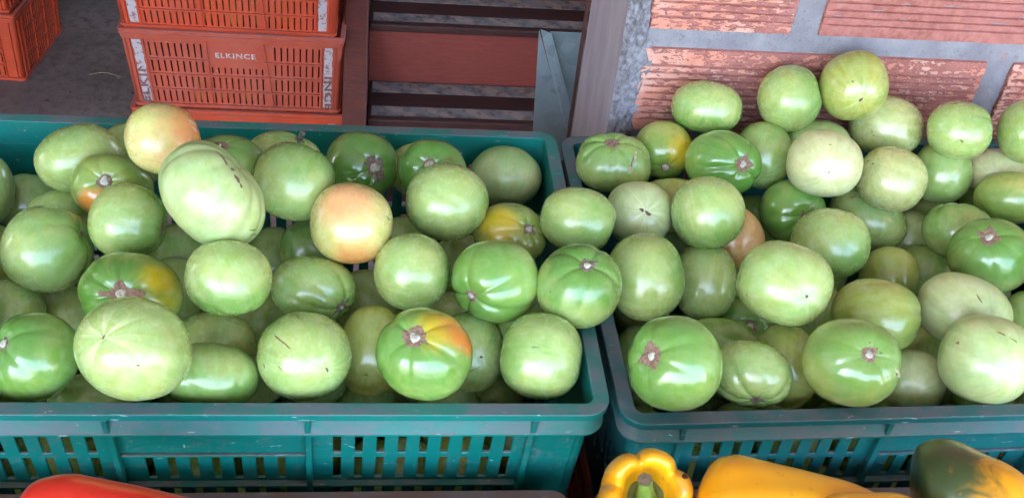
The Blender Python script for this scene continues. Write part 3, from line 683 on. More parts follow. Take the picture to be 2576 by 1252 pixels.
# ------------------------------------------------------------------ tomatoes
TOMATOES=[
('L1',[-0.4691, 0.2982, 0.0245],[0.8611, 0.4712, 0.0555, 0.1827],[0.0396, 0.03171, 0.03459],[-0.137, 0.811, -0.569],'L',0.5,0.06,1.1,'light green two-lobed tomato by the left crate rim, notch on its top',{'mk': [[0.132, -0.883, 0.45, 0.169, -0.977, 0.127, 0.0402, 'c']], 'lump': 0.05}),
('L2',[-0.3753, 0.2388, 0.0886],[0.8782, 0.4623, 0.1215, -0.0147],[0.03238, 0.03076, 0.03063],[0.892, 0.439, -0.108],'Y',0.15,0.03,1.3,'yellow tomato blushing orange on its right side, highest one in the left crate',{'bl': [[0.865, 0.33, 0.379, 1.011, 0.68, 0.28, 0.08, 1.0], [0.198, -0.428, 0.882, 0.638, 0.66, 0.42, 0.2, 0.6]], 'mk': [[0.514, 0.599, 0.614, 0.901, 0.304, 0.309, 0.0319, 'c']]}),
('L3',[-0.4333, 0.3471, -0.0035],[0.8761, 0.4684, 0.0922, 0.0674],[0.0336, 0.03261, 0.03211],[0.002, 0.516, -0.857],'M',0.4,0.02,2.2,'green tomato mostly hidden between the two-lobed tomato and the yellow-orange one',{}),
('L4',[-0.4289, 0.2496, 0.0269],[0.8843, 0.4284, 0.1714, -0.072],[0.03614, 0.0303, 0.0309],[-0.251, 0.133, 0.959],'V',0.5,0.05,1.0,'green tomato with round stem scar and orange-yellow patch below it, left crate',{'bl': [[-0.277, -0.594, 0.755, 0.419, 0.62, 0.24, 0.04, 1.0], [-0.177, -0.348, 0.921, 0.314, 0.62, 0.24, 0.04, 0.8]], 'mk': [[0.365, 0.648, 0.669, 0.436, 0.639, 0.634, 0.0314, 'b'], [-0.073, 0.214, 0.974, -0.039, 0.155, 0.987, 0.0314, 'b']], 'st': [0.241, 0.147, 0.25]}),
('L5',[-0.3197, 0.1418, 0.0999],[0.8266, 0.3794, 0.2484, -0.3333],[0.04683, 0.03467, 0.03953],[-0.061, 0.942, 0.331],'P',0.1,0.038,1.05,'big pale elongated ribbed tomato with a brown crack along its upper edge',{'mk': [[-0.526, 0.681, 0.51, -0.177, 0.668, 0.723, 0.0611, 'k'], [-0.177, 0.668, 0.723, -0.089, 0.715, 0.694, 0.0992, 'k'], [-0.049, 0.667, 0.744, 0.109, 0.618, 0.779, 0.1221, 'k'], [0.109, 0.618, 0.779, 0.207, 0.595, 0.776, 0.0611, 'k'], [0.785, 0.09, 0.612, 0.892, 0.246, 0.38, 0.0458, 'b'], [0.839, 0.032, 0.544, 0.979, 0.197, 0.045, 0.0305, 'b']], 'ribs': 13}),
('L6',[-0.3261, 0.2512, 0.0507],[0.8817, 0.4658, 0.0574, 0.0476],[0.03696, 0.03009, 0.03118],[-0.151, 0.751, 0.643],'M',0.7,0.04,1.6,'green tomato with wide brown scar on top against the teal back wall',{'st': [0.295, 0.042, 0.35]}),
('L7',[-0.3223, 0.3145, -0.0062],[0.8845, 0.4616, 0.0513, 0.0433],[0.03489, 0.03005, 0.03149],[-0.001, -0.341, -0.94],'P',0.1,0.02,1.9,'dull pale tomato wedged behind the big ribbed tomato, left crate',{}),
('L8',[-0.2802, 0.2936, 0.0333],[0.8831, 0.4664, 0.0513, 0.0052],[0.03652, 0.0268, 0.03071],[0.421, 0.907, -0.004],'L',0.35,0.03,1.7,'light green tomato by the back wall, still holding a shrivelled stem stub',{'stub': [0.353, 0.715, 0.603]}),
('L9',[-0.2634, 0.2266, 0.0556],[0.8887, 0.4531, 0.0631, -0.0304],[0.03596, 0.0348, 0.03432],[0.352, 0.93, -0.11],'L',0.7,0.03,1.2,'round bright green tomato with darker streaked top, right of the big ribbed one',{}),
('L10',[-0.2071, 0.3391, -0.0026],[0.8828, 0.461, 0.0519, -0.0743],[0.03717, 0.03394, 0.03307],[0.403, 0.023, 0.915],'D',0.9,0.06,1.4,'dark green tomato with a star-shaped brown scar around its pale stem end',{'st': [0.384, 0.158, 0.8]}),
('L11',[-0.1489, 0.3618, -0.0222],[0.8849, 0.4652, -0.0201, 0.0062],[0.03305, 0.02917, 0.03018],[-0.188, 0.528, -0.828],'V',0.1,0.02,1.9,'pale olive tomato peeking out behind a glossy dark green one by the back wall',{}),
('L12',[-0.1373, 0.296, 0.0222],[0.8836, 0.4621, 0.0144, -0.0746],[0.03338, 0.0315, 0.03017],[-0.149, 0.216, 0.965],'D',1.0,0.06,1.6,'glossy dark green tomato with white stem scar half hidden by a lighter tomato',{'mk': [[0.214, 0.382, 0.899, 0.522, 0.491, 0.697, 0.0957, 'c']], 'st': [0.215, 0.156, 0.3]}),
('L13',[-0.1254, 0.2347, 0.0314],[0.8917, 0.4499, -0.008, -0.0484],[0.03874, 0.03621, 0.03485],[0.737, -0.368, -0.567],'L',0.35,0.05,1.0,'large light green tomato with tiny black dot at upper left and dark crease',{'cr': [0.13, 0.094, 0.987, 0.701, -0.445, 0.557]}),
('L14',[-0.0565, 0.3595, -0.0257],[0.8844, 0.4618, -0.0323, -0.0597],[0.0389, 0.03248, 0.03462],[-0.078, 0.894, -0.441],'P',0.75,0.04,1.35,'pale tomato with dark green crown in the back right corner of the left crate',{}),
('L15',[-0.064, 0.2295, -0.0007],[0.8899, 0.4386, -0.0046, -0.1254],[0.0356, 0.02966, 0.03035],[0.513, 0.311, 0.8],'V',0.35,0.04,1.45,'olive tomato with bright yellow patch and brown stem scar on its right',{'bl': [[-0.402, 0.242, 0.883, 0.58, 0.55, 0.42, 0.02, 1.0], [-0.051, -0.421, 0.906, 0.406, 0.55, 0.42, 0.02, 0.7]], 'st': [0.209, 0.116, 0.6]}),
('L16',[-0.2116, 0.1846, 0.0425],[0.8977, 0.4384, 0.0322, -0.0298],[0.036, 0.03538, 0.03319],[0.341, -0.433, -0.834],'Y',0.0,0.02,1.0,'round yellow tomato blushing pink-orange around a tiny dark dot',{'bl': [[-0.202, 0.526, 0.827, 0.602, 0.76, 0.4, 0.16, 1.0], [0.146, -0.893, 0.427, 0.68, 0.62, 0.26, 0.07, 0.8]], 'mk': [[0.741, 0.245, 0.625, 0.879, 0.153, 0.451, 0.0583, 'b'], [-0.343, -0.19, 0.92, -0.323, -0.207, 0.924, 0.0291, 'k']]}),
('L17',[-0.2495, 0.2417, -0.034],[0.9017, 0.431, 0.0253, 0.0236],[0.0323, 0.02949, 0.02997],[-0.356, 0.785, 0.508],'M',0.5,0.03,1.6,'small mid-green tomato tucked under the left side of the pink-blushed one',{}),
('L18',[-0.1635, 0.2784, -0.0553],[0.9009, 0.4338, -0.0124, 0.0058],[0.03419, 0.02802, 0.03017],[0.0, 0.226, -0.974],'L',0.2,0.02,2.0,'dull green tomato in the shade between the pink-blushed and the creased tomato',{}),
('L19',[-0.1026, 0.2531, -0.0632],[0.9038, 0.4262, -0.0381, -0.0073],[0.03717, 0.03278, 0.03393],[0.0, 0.213, -0.977],'L',0.2,0.02,2.0,'greyish green tomato deep under the creased tomato, left crate',{}),
('L20',[-0.1583, 0.1493, 0.0179],[0.9074, 0.4193, -0.0007, -0.0292],[0.03329, 0.03394, 0.03261],[0.871, 0.318, -0.375],'L',0.55,0.02,1.02,'smooth squarish green tomato with dark right edge below the creased one',{'lump': 0.05}),
('L21',[-0.0874, 0.1307, 0.026],[0.8997, 0.4184, -0.0001, -0.1249],[0.03766, 0.03593, 0.03422],[-0.472, -0.505, 0.723],'G',0.6,0.1,1.03,'bright green deeply lobed tomato with stem scar at its lower left',{'st': [0.186, 0.084, 0.8], 'lump': 0.05}),
('L22',[-0.0167, 0.1173, 0.0324],[0.9066, 0.4117, -0.0872, -0.031],[0.037, 0.03638, 0.03412],[0.223, 0.525, 0.821],'L',0.95,0.08,0.9,'big tomato with dark green shoulders resting over the gap between both teal crates',{'mk': [[-0.68, -0.137, 0.721, -0.643, -0.173, 0.746, 0.037, 'k']], 'st': [0.231, 0.102, 0.7]}),
('L23',[-0.0038, 0.2182, 0.0266],[0.8889, 0.4453, -0.0559, -0.092],[0.03524, 0.03045, 0.03055],[0.985, -0.171, 0.031],'L',0.4,0.03,1.0,'plump light green tomato with scar on its right edge, above the crate gap',{'st': [0.192, 0.045, 0.3]}),
('L24',[-0.1973, 0.2019, -0.0699],[0.9123, 0.4094, 0.0039, 0.0098],[0.03221, 0.03466, 0.03243],[0.0, 0.194, -0.981],'L',0.15,0.02,2.0,'dull tomato in the hollow left of the smooth squarish tomato',{}),
('L25',[-0.4042, 0.1955, 0.0311],[0.8941, 0.4264, 0.1359, -0.017],[0.03247, 0.03316, 0.03052],[0.962, -0.036, 0.272],'L',0.7,0.05,1.0,'broad green tomato with rough scar on its right edge, beside the big ribbed one',{'st': [0.224, 0.031, 0.4], 'lump': 0.04}),
('L26',[-0.4817, 0.2699, -0.0224],[0.8869, 0.44, 0.12, 0.0734],[0.03528, 0.02554, 0.0295],[0.093, 0.628, -0.772],'M',0.2,0.02,1.7,'green tomato low behind the stem-scarred tomato, third from the left edge',{}),
('L27',[-0.547, 0.352, -0.0719],[0.8845, 0.4111, 0.2077, -0.0741],[0.03133, 0.031, 0.03023],[-0.086, 0.572, -0.816],'M',0.3,0.03,2.0,'dull dark green tomato in shade near the left end of the crate',{}),
('L28',[-0.5687, 0.3211, -0.0324],[0.879, 0.4451, 0.1459, 0.089],[0.02338, 0.03543, 0.02853],[-0.689, 0.455, -0.565],'M',0.3,0.03,1.4,'green tomato cut off by the left edge of the picture, upper one',{}),
('L29',[-0.4719, 0.183, 0.0083],[0.8962, 0.404, 0.1795, -0.0374],[0.03736, 0.03769, 0.0349],[0.688, 0.574, 0.444],'L',0.6,0.05,1.0,'large light green tomato at far left with small brown mark at its right edge',{'st': [0.088, 0.018, 0.6], 'lump': 0.03}),
('L30',[-0.5662, 0.2791, -0.0924],[0.891, 0.4213, 0.1483, 0.0814],[0.02559, 0.04124, 0.03241],[0.004, 0.355, -0.935],'V',0.2,0.02,1.8,'yellowish green tomato barely showing at the left edge',{}),
('L31',[-0.5036, 0.154, -0.0431],[0.9074, 0.3803, 0.1784, -0.0093],[0.02776, 0.0316, 0.02879],[-0.481, 0.487, -0.729],'L',0.4,0.03,1.4,'light green tomato at the left edge between two larger ones',{}),
('L32',[-0.4656, 0.1807, -0.0772],[0.9074, 0.3971, 0.123, 0.0608],[0.03286, 0.03348, 0.03218],[0.002, 0.33, -0.944],'L',0.2,0.02,1.8,'dull green tomato under the scarred tomato with the yellow blotch, to its left',{}),
('L33',[-0.3886, 0.1176, 0.0156],[0.9083, 0.3981, 0.1281, -0.0104],[0.04137, 0.03456, 0.0353],[-0.21, -0.054, 0.976],'V',1.0,0.08,1.1,'big dark green tomato with large rough star scar and yellow blotch',{'bl': [[0.517, 0.462, 0.721, 0.417, 0.55, 0.42, 0.02, 1.0], [0.713, -0.068, 0.698, 0.417, 0.55, 0.42, 0.02, 0.5]], 'st': [0.383, 0.142, 1.0], 'lump': 0.03}),
('L34',[-0.303, 0.0867, 0.0619],[0.9075, 0.4096, 0.0901, -0.0262],[0.03325, 0.02981, 0.03059],[0.453, -0.886, -0.105],'L',0.75,0.05,1.0,'green tomato with darker glossy underside, right below the big ribbed tomato',{}),
('L35',[-0.3789, 0.2691, -0.07],[0.8996, 0.4269, 0.078, 0.0482],[0.03281, 0.03438, 0.03258],[0.001, 0.469, -0.883],'M',0.1,0.02,2.2,'dark shaded tomato in the gap under the big ribbed tomato',{}),
('L36',[-0.2906, 0.2619, -0.07],[0.9035, 0.4255, 0.042, 0.0305],[0.02795, 0.03647, 0.03125],[0.001, 0.433, -0.901],'M',0.3,0.02,2.4,'shaded tomato in the deep gap left of the small mid-green one',{}),
('L37',[-0.2433, 0.1502, -0.0049],[0.9102, 0.4082, 0.0552, -0.0432],[0.03701, 0.02885, 0.03063],[0.757, -0.466, 0.458],'L',0.4,0.07,1.15,'green tomato with grey-brown stem scar at its lower right, centre of the left crate',{'bl': [[0.538, 0.842, 0.039, 0.419, 0.62, 0.26, 0.07, 0.35]], 'st': [0.272, 0.084, 0.8]}),
('L38',[-0.3244, 0.1079, -0.0331],[0.9181, 0.3878, 0.0821, 0.0026],[0.03538, 0.02908, 0.03126],[-0.018, 0.327, -0.945],'L',0.1,0.02,1.7,'dull pale green tomato under the one with the glossy underside',{}),
('L39',[-0.3019, 0.1856, -0.0838],[0.9154, 0.3981, 0.0516, 0.029],[0.03346, 0.03288, 0.03218],[0.001, 0.433, -0.902],'L',0.1,0.02,1.9,'greyish green tomato with small highlight, between two larger rows in the left crate',{}),
('L40',[-0.3768, 0.2082, -0.0633],[0.9055, 0.4137, 0.0826, 0.0469],[0.02677, 0.03434, 0.02964],[0.003, 0.431, -0.902],'M',0.2,0.02,1.9,'sliver of a green tomato right of the star-scarred one',{}),
('L41',[-0.362, 0.0155, 0.0539],[0.9112, 0.3598, 0.1657, -0.1132],[0.0416, 0.03716, 0.03662],[0.536, 0.006, -0.844],'L',0.15,0.02,0.85,'largest light green tomato, at the front rim, with pale rays round a small slit',{'mk': [[-0.551, -0.059, 0.833, -0.533, 0.059, 0.844, 0.0427, 'k'], [0.139, -0.275, 0.951, 0.19, -0.286, 0.939, 0.0569, 'b']], 'rays': 1}),
('L42',[-0.3178, 0.0539, -0.0137],[0.925, 0.3687, 0.09, -0.0171],[0.03726, 0.0265, 0.03092],[0.154, -0.957, 0.246],'M',0.45,0.06,1.3,'green tomato sunk low at the front rim with a glossy lobed lower edge',{}),
('L43',[-0.4538, 0.0613, -0.0015],[0.9157, 0.3668, 0.1643, -0.0026],[0.03378, 0.03545, 0.03219],[-0.766, 0.24, 0.596],'G',0.9,0.04,1.0,'dark green tomato at the front left corner of the picture, scar at its left',{'st': [0.189, 0.112, 0.5]}),
('L44',[-0.4246, 0.0785, -0.0741],[0.9221, 0.3653, 0.1176, 0.0487],[0.03555, 0.02652, 0.0301],[0.002, 0.378, -0.926],'M',0.2,0.02,2.2,'shaded green tomato low between the two front left tomatoes',{}),
('L45',[-0.2446, 0.0607, 0.0023],[0.9223, 0.3791, 0.0585, -0.0471],[0.03752, 0.0356, 0.034],[-0.528, 0.22, -0.82],'L',0.2,0.03,0.95,'light green tomato at the front rim with brown scratches and a small navel',{'mk': [[-0.664, 0.358, 0.656, -0.404, 0.184, 0.896, 0.0519, 'c'], [-0.482, 0.26, 0.837, -0.257, 0.083, 0.963, 0.0346, 'c'], [-0.285, 0.877, 0.386, -0.2, 0.767, 0.61, 0.0519, 'c'], [-0.801, -0.259, 0.54, -0.729, -0.406, 0.552, 0.0519, 'c'], [-0.498, -0.265, 0.825, -0.35, -0.382, 0.855, 0.0346, 'b'], [0.496, -0.181, 0.849, 0.561, -0.269, 0.783, 0.0693, 'k']]}),
('L46',[-0.2962, 0.1257, -0.0831],[0.9227, 0.3811, 0.0528, 0.0258],[0.03204, 0.03098, 0.03057],[0.001, 0.335, -0.942],'L',0.1,0.02,2.0,'shaded tomato just left of the scratched front tomato',{}),
('L47',[-0.192, 0.1049, -0.0346],[0.9228, 0.3849, 0.0101, -0.0102],[0.02869, 0.03941, 0.03167],[0.115, 0.525, -0.843],'V',0.1,0.02,1.3,'olive tomato standing tall between the scratched one and the orange-patched one',{'mk': [[-0.185, -0.519, 0.835, -0.069, -0.524, 0.849, 0.0503, 'k']]}),
('L48',[-0.1492, 0.049, 0.0177],[0.9194, 0.3839, 0.014, -0.0843],[0.03899, 0.03694, 0.03531],[-0.298, 0.338, 0.893],'G',0.7,0.06,0.9,'green tomato with vivid orange patch and brown stem scar at the front rim',{'bl': [[0.227, 0.678, 0.699, 0.5, 0.55, 0.42, 0.02, 0.9], [0.549, 0.614, 0.568, 0.417, 0.75, 0.2, 0.03, 1.0], [0.815, 0.366, 0.45, 0.25, 0.75, 0.2, 0.03, 0.9], [0.12, 0.357, 0.926, 0.333, 0.55, 0.42, 0.02, 0.6]], 'st': [0.317, 0.133, 0.35], 'lump': 0.03}),
('L49',[-0.1062, 0.1033, -0.033],[0.9208, 0.3808, -0.0663, 0.0523],[0.02984, 0.0353, 0.03029],[-0.311, 0.19, -0.931],'L',0.2,0.02,1.4,'tomato behind the orange-patched one showing a dark navel and thin scar',{'mk': [[-0.287, -0.504, 0.815, 0.306, -0.363, 0.88, 0.0426, 'b'], [0.255, -0.184, 0.949, 0.368, -0.188, 0.911, 0.0638, 'k']]}),
('L50',[-0.051, 0.0664, -0.0009],[0.9185, 0.3852, -0.0504, -0.0732],[0.0338, 0.03598, 0.03384],[-0.972, 0.104, -0.212],'L',0.6,0.02,1.0,'smooth boxy green tomato in the front right corner of the left crate',{'mk': [[-0.267, 0.178, 0.947, -0.009, 0.168, 0.986, 0.0237, 'b']], 'lump': 0.05}),
('L51',[-0.0491, 0.1291, -0.0283],[0.9133, 0.4011, -0.0672, -0.0225],[0.03707, 0.03187, 0.03344],[-0.0, 0.352, -0.936],'L',0.1,0.02,1.9,'dull tomato above the boxy front corner tomato, left crate',{}),
('L52',[-0.1207, 0.1799, -0.0699],[0.915, 0.4022, -0.0306, -0.0064],[0.03297, 0.02942, 0.03026],[0.0, 0.35, -0.937],'L',0.1,0.02,1.9,'shaded tomato above the orange-patched tomato, left crate',{}),
('R1',[0.0531, 0.3431, 0.007],[0.8775, 0.4671, -0.0854, -0.0674],[0.03929, 0.03144, 0.03289],[-0.065, 0.717, 0.694],'L',0.6,0.09,1.1,'ribbed tomato with split brown seam, back left corner of the right crate',{'mk': [[0.56, 0.435, 0.705, 0.484, -0.022, 0.875, 0.117, 's'], [0.484, -0.022, 0.875, 0.382, -0.352, 0.854, 0.1404, 's'], [0.505, 0.301, 0.809, 0.435, -0.219, 0.874, 0.0702, 'k']], 'st': [0.234, 0.023, 0.3]}),
('R2',[0.1115, 0.3697, 0.0073],[0.8685, 0.4755, -0.0889, -0.1083],[0.03166, 0.0313, 0.02928],[0.189, -0.631, 0.752],'V',0.7,0.03,1.4,'tomato yellow on its right with stem scar low, by the left end of the brick',{'bl': [[0.664, 0.135, 0.735, 0.604, 0.55, 0.42, 0.02, 0.9]], 'st': [0.215, 0.148, 0.3]}),
('R3',[0.1571, 0.3962, 0.0464],[0.8575, 0.4914, -0.1128, -0.1021],[0.03782, 0.02823, 0.03204],[-0.286, -0.954, -0.094],'L',0.75,0.03,1.0,'tomato against the brick, pale top and darker green underside, leftmost of the top ones',{}),
('R4',[0.1626, 0.3239, 0.0237],[0.8593, 0.4756, -0.0888, -0.1662],[0.03965, 0.03382, 0.03417],[0.577, 0.108, 0.809],'G',0.95,0.08,1.0,'dark green ribbed tomato with large stem scar on its right, right crate',{'st': [0.287, 0.122, 0.5]}),
('R5',[0.2172, 0.3567, 0.0136],[0.8634, 0.472, -0.1372, -0.1141],[0.03069, 0.03574, 0.03222],[0.043, 0.614, -0.788],'M',0.3,0.02,1.5,'green tomato just right of the dark ribbed one with the large scar',{}),
('R6',[0.242, 0.3885, 0.0655],[0.8508, 0.4916, -0.1529, -0.1049],[0.03387, 0.03554, 0.03367],[0.933, 0.36, 0.0],'L',0.5,0.03,1.0,'round green tomato leaning on the brick, middle of the three highest ones',{}),
('R7',[0.3072, 0.3867, 0.0851],[0.8506, 0.4616, -0.2513, 0.0147],[0.03574, 0.03613, 0.03342],[-0.126, 0.424, -0.897],'V',0.0,0.02,0.95,'olive yellow tomato with brown navel, topmost of the whole heap',{'mk': [[0.049, -0.475, 0.878, 0.177, -0.39, 0.903, 0.1023, 'k'], [-0.026, 0.145, 0.989, 0.018, 0.088, 0.996, 0.0795, 'b'], [0.819, 0.029, 0.573, 0.843, -0.023, 0.538, 0.0682, 'b']], 'rays': 0.6}),
('R8',[0.2794, 0.3724, 0.017],[0.861, 0.4684, -0.1812, -0.0798],[0.03852, 0.02875, 0.03263],[-0.0, 0.385, -0.923],'P',0.1,0.02,1.7,'pale green tomato peeking out above the cream coloured one',{}),
('R9',[0.3604, 0.3888, 0.0352],[0.8378, 0.4901, -0.1564, -0.183],[0.03945, 0.03303, 0.0337],[0.624, 0.053, -0.78],'C2',0.0,0.02,1.2,'yellow-green tomato with brown specks right under the topmost one',{'mk': [[-0.318, -0.238, 0.918, -0.277, -0.28, 0.919, 0.0698, 'b'], [-0.251, -0.353, 0.901, -0.213, -0.382, 0.899, 0.0698, 'b']]}),
('R10',[0.2553, 0.2928, 0.0485],[0.8552, 0.4724, -0.145, -0.1562],[0.0372, 0.03372, 0.03298],[-0.165, 0.236, -0.958],'C',0.0,0.02,1.0,'cream coloured tomato with small dark navel, palest in the right crate',{'mk': [[0.13, -0.266, 0.955, 0.198, -0.194, 0.961, 0.0441, 'k'], [0.007, 0.527, 0.85, 0.084, 0.553, 0.829, 0.0331, 'b']], 'rays': 0.5}),
('R11',[0.3418, 0.3085, 0.0206],[0.8418, 0.4738, -0.1466, -0.2129],[0.03512, 0.03342, 0.03187],[0.64, -0.303, -0.706],'C2',0.0,0.02,1.1,'yellowish tomato with tiny black navel at its upper left, below the specked one',{'mk': [[-0.818, 0.304, 0.488, -0.72, 0.37, 0.587, 0.0469, 'b'], [-0.669, 0.282, 0.688, -0.59, 0.33, 0.737, 0.0587, 'k']]}),
('R12',[0.4124, 0.3375, 0.0652],[0.8339, 0.4848, -0.1911, -0.1818],[0.03252, 0.02993, 0.03029],[0.949, 0.295, -0.11],'L',0.4,0.05,1.0,'light green tomato with scuffed top and lobed right edge beside the mortar joint',{'mk': [[-0.451, 0.746, 0.49, -0.157, 0.883, 0.442, 0.0892, 'b'], [0.048, -0.292, 0.955, 0.211, -0.398, 0.893, 0.0764, 'b']]}),
('R13',[0.4184, 0.3452, 0.0062],[0.8531, 0.4573, -0.213, -0.1332],[0.03091, 0.03403, 0.0315],[0.264, 0.805, -0.531],'M',0.3,0.02,1.2,'smooth green tomato below the scuffed one by the mortar joint',{}),
('R14',[0.4898, 0.3411, 0.0644],[0.8404, 0.4628, -0.2549, -0.1206],[0.02876, 0.0335, 0.02895],[0.128, 0.479, -0.869],'M',0.1,0.02,1.1,'green tomato cut off by the right edge, against the brick',{}),
('R15',[0.4806, 0.3452, 0.01],[0.8462, 0.4582, -0.2314, -0.1431],[0.03517, 0.02507, 0.02922],[-0.018, 0.357, -0.934],'C',0.0,0.02,1.5,'cream tomato half hidden near the right edge under the brick wall',{}),
('R16',[0.5022, 0.3706, -0.0356],[0.8559, 0.4412, -0.2459, -0.111],[0.03591, 0.02968, 0.03181],[-0.001, 0.469, -0.883],'M',0.3,0.02,1.7,'dull green tomato below the half hidden cream one, right edge',{}),
('R17',[0.4692, 0.2903, 0.0145],[0.8537, 0.4404, -0.2459, -0.129],[0.03695, 0.02747, 0.03124],[-0.186, -0.85, 0.493],'V',0.5,0.03,1.2,'yellow-green tomato with glossy dark lower side at the right edge',{}),
('R18',[0.0653, 0.2583, 0.0062],[0.8888, 0.4422, -0.1126, -0.0425],[0.03341, 0.03128, 0.03008],[-0.203, -0.049, -0.978],'C3',0.0,0.02,1.15,'whitish tomato with knobbly brown navel scar, left side of the right crate',{'mk': [[0.011, 0.134, 0.991, 0.147, 0.061, 0.987, 0.1325, 'k'], [0.147, 0.061, 0.987, 0.351, -0.073, 0.934, 0.1205, 'k']], 'rays': 0.8}),
('R19',[0.1103, 0.2975, -0.0131],[0.8829, 0.4496, -0.126, -0.0493],[0.03978, 0.02872, 0.03322],[-0.001, 0.576, -0.817],'V',0.2,0.02,1.8,'small olive tomato deep behind the whitish one',{}),
('R20',[0.1245, 0.2314, 0.0284],[0.8806, 0.4474, -0.1178, -0.1029],[0.03522, 0.03499, 0.03405],[0.455, -0.849, -0.27],'L',0.7,0.03,0.95,'round tomato with darker glossy lower half, above an orange-tinted one',{}),
('R21',[0.1662, 0.2509, -0.0161],[0.8847, 0.3977, -0.2247, 0.0933],[0.02894, 0.03256, 0.02983],[-0.423, 0.46, -0.781],'O',0.0,0.02,1.5,'orange-brown tomato mostly hidden behind the round glossy one',{}),
('R22',[0.2385, 0.2945, -0.0129],[0.8813, 0.4257, -0.2049, -0.012],[0.03385, 0.03261, 0.0309],[0.375, -0.246, 0.894],'G',0.7,0.05,1.5,'dark green tomato partly covered, below the cream coloured tomato',{'st': [0.171, 0.049, 0.4]}),
('R23',[0.2222, 0.3448, -0.0672],[0.8808, 0.4412, -0.1589, -0.0657],[0.03022, 0.03099, 0.02969],[-0.001, 0.503, -0.864],'M',0.2,0.02,2.0,'tiny visible part of a green tomato below the large-scarred one',{}),
('R24',[0.338, 0.3191, -0.0406],[0.8268, 0.4691, -0.0927, -0.2962],[0.0433, 0.03066, 0.03587],[-0.467, 0.397, -0.79],'L',0.2,0.02,1.25,'oval light green tomato lying tilted with a pinkish brown smudge on top',{'mk': [[-0.58, 0.38, 0.72, -0.424, 0.527, 0.737, 0.1591, 'b2'], [0.075, -0.223, 0.972, 0.238, -0.318, 0.918, 0.0568, 'b']]}),
('R25',[0.2501, 0.2194, 0.0027],[0.8719, 0.4384, -0.1523, -0.1562],[0.03787, 0.03556, 0.03561],[0.663, -0.74, -0.113],'L',0.6,0.04,1.0,'green tomato in front of the tilted oval one, darker toward its lower right',{'cr': [0.356, 0.662, 0.66, 0.672, -0.36, 0.647]}),
('R26',[0.3965, 0.3202, -0.0726],[0.8729, 0.4256, -0.219, -0.0943],[0.02786, 0.03625, 0.03109],[-0.002, 0.387, -0.922],'P',0.1,0.02,1.9,'dull pale tomato squeezed right of the tilted oval one',{}),
('R27',[0.4354, 0.3643, -0.0774],[0.8682, 0.4317, -0.2243, -0.0979],[0.03387, 0.0291, 0.03054],[-0.001, 0.46, -0.888],'M',0.1,0.02,1.9,'greyish tomato deep behind the wide lobed one, right crate',{}),
('R28',[0.4078, 0.2636, -0.0108],[0.8586, 0.4397, -0.2066, -0.1634],[0.03578, 0.02921, 0.03152],[-0.105, 0.915, -0.389],'M',0.4,0.08,1.3,'wide green tomato with a lobed top notch near the right edge',{'lump': 0.05}),
('R29',[0.403, 0.1961, 0.0117],[0.8572, 0.4325, -0.2118, -0.1823],[0.03922, 0.0367, 0.0353],[-0.116, 0.552, 0.825],'M',0.9,0.04,1.0,'green tomato with broad reddish brown stem scar facing up, right edge',{'st': [0.32, 0.126, 0.4]}),
('R30',[0.3918, 0.2622, -0.0651],[0.8666, 0.4283, -0.19, -0.1718],[0.03291, 0.02825, 0.02966],[-0.069, 0.455, -0.888],'M',0.3,0.02,1.7,'shaded green tomato left of the one with the reddish stem scar',{}),
('R31',[0.3292, 0.227, -0.0431],[0.8661, 0.4306, -0.1618, -0.1958],[0.02907, 0.03079, 0.02904],[0.573, -0.785, -0.237],'V',0.5,0.02,1.3,'yellow-green tomato with glossy underside in the middle of the right crate',{}),
('R32',[0.0537, 0.1605, 0.0075],[0.9024, 0.4056, -0.1442, 0.0191],[0.03521, 0.04013, 0.03654],[0.959, 0.155, -0.238],'L',0.7,0.03,1.05,'tall tomato streaked dark green on its right, next to the crate gap',{}),
('R33',[0.1291, 0.2046, -0.0349],[0.8989, 0.4113, -0.1407, -0.0553],[0.03131, 0.03803, 0.03363],[0.269, 0.887, -0.376],'L',0.4,0.02,1.2,'smooth tomato right of the tall dark-streaked one, right crate',{}),
('R34',[0.1644, 0.1169, 0.0402],[0.8716, 0.4303, -0.107, -0.209],[0.04027, 0.03564, 0.0353],[-0.509, 0.138, -0.849],'L',0.1,0.02,0.95,'big light green tomato with dark navel, centre left of the right crate',{'mk': [[0.474, -0.16, 0.866, 0.548, -0.124, 0.827, 0.0897, 'k'], [-0.639, -0.486, 0.596, -0.576, -0.523, 0.629, 0.0628, 'o']], 'rays': 0.5}),
('R35',[0.1318, 0.3025, -0.0694],[0.8905, 0.4329, -0.1301, -0.051],[0.0301, 0.03411, 0.03114],[-0.001, 0.405, -0.915],'M',0.1,0.02,2.0,'shaded tomato between the whitish one and the round glossy one',{}),
('R36',[0.2505, 0.1928, -0.0697],[0.895, 0.3981, -0.1865, -0.0754],[0.03194, 0.03511, 0.03252],[-0.002, 0.515, -0.857],'M',0.1,0.02,1.9,'shaded tomato right of the big one with the dark navel',{}),
('R37',[0.2602, 0.118, 0.0021],[0.8843, 0.4048, -0.181, -0.1467],[0.03907, 0.03385, 0.03537],[0.952, 0.154, -0.265],'V',0.4,0.04,1.05,'yellow-green tomato behind the front one with the stem scar',{'lump': 0.03}),
('R38',[0.3468, 0.1228, 0.0046],[0.8526, 0.4256, -0.1699, -0.251],[0.042, 0.03345, 0.03659],[-0.517, 0.395, -0.759],'C3',0.0,0.02,1.1,'pale tomato with a short brown slit, behind the front right one',{'mk': [[0.102, 0.529, 0.843, 0.321, 0.314, 0.894, 0.0461, 'c']]}),
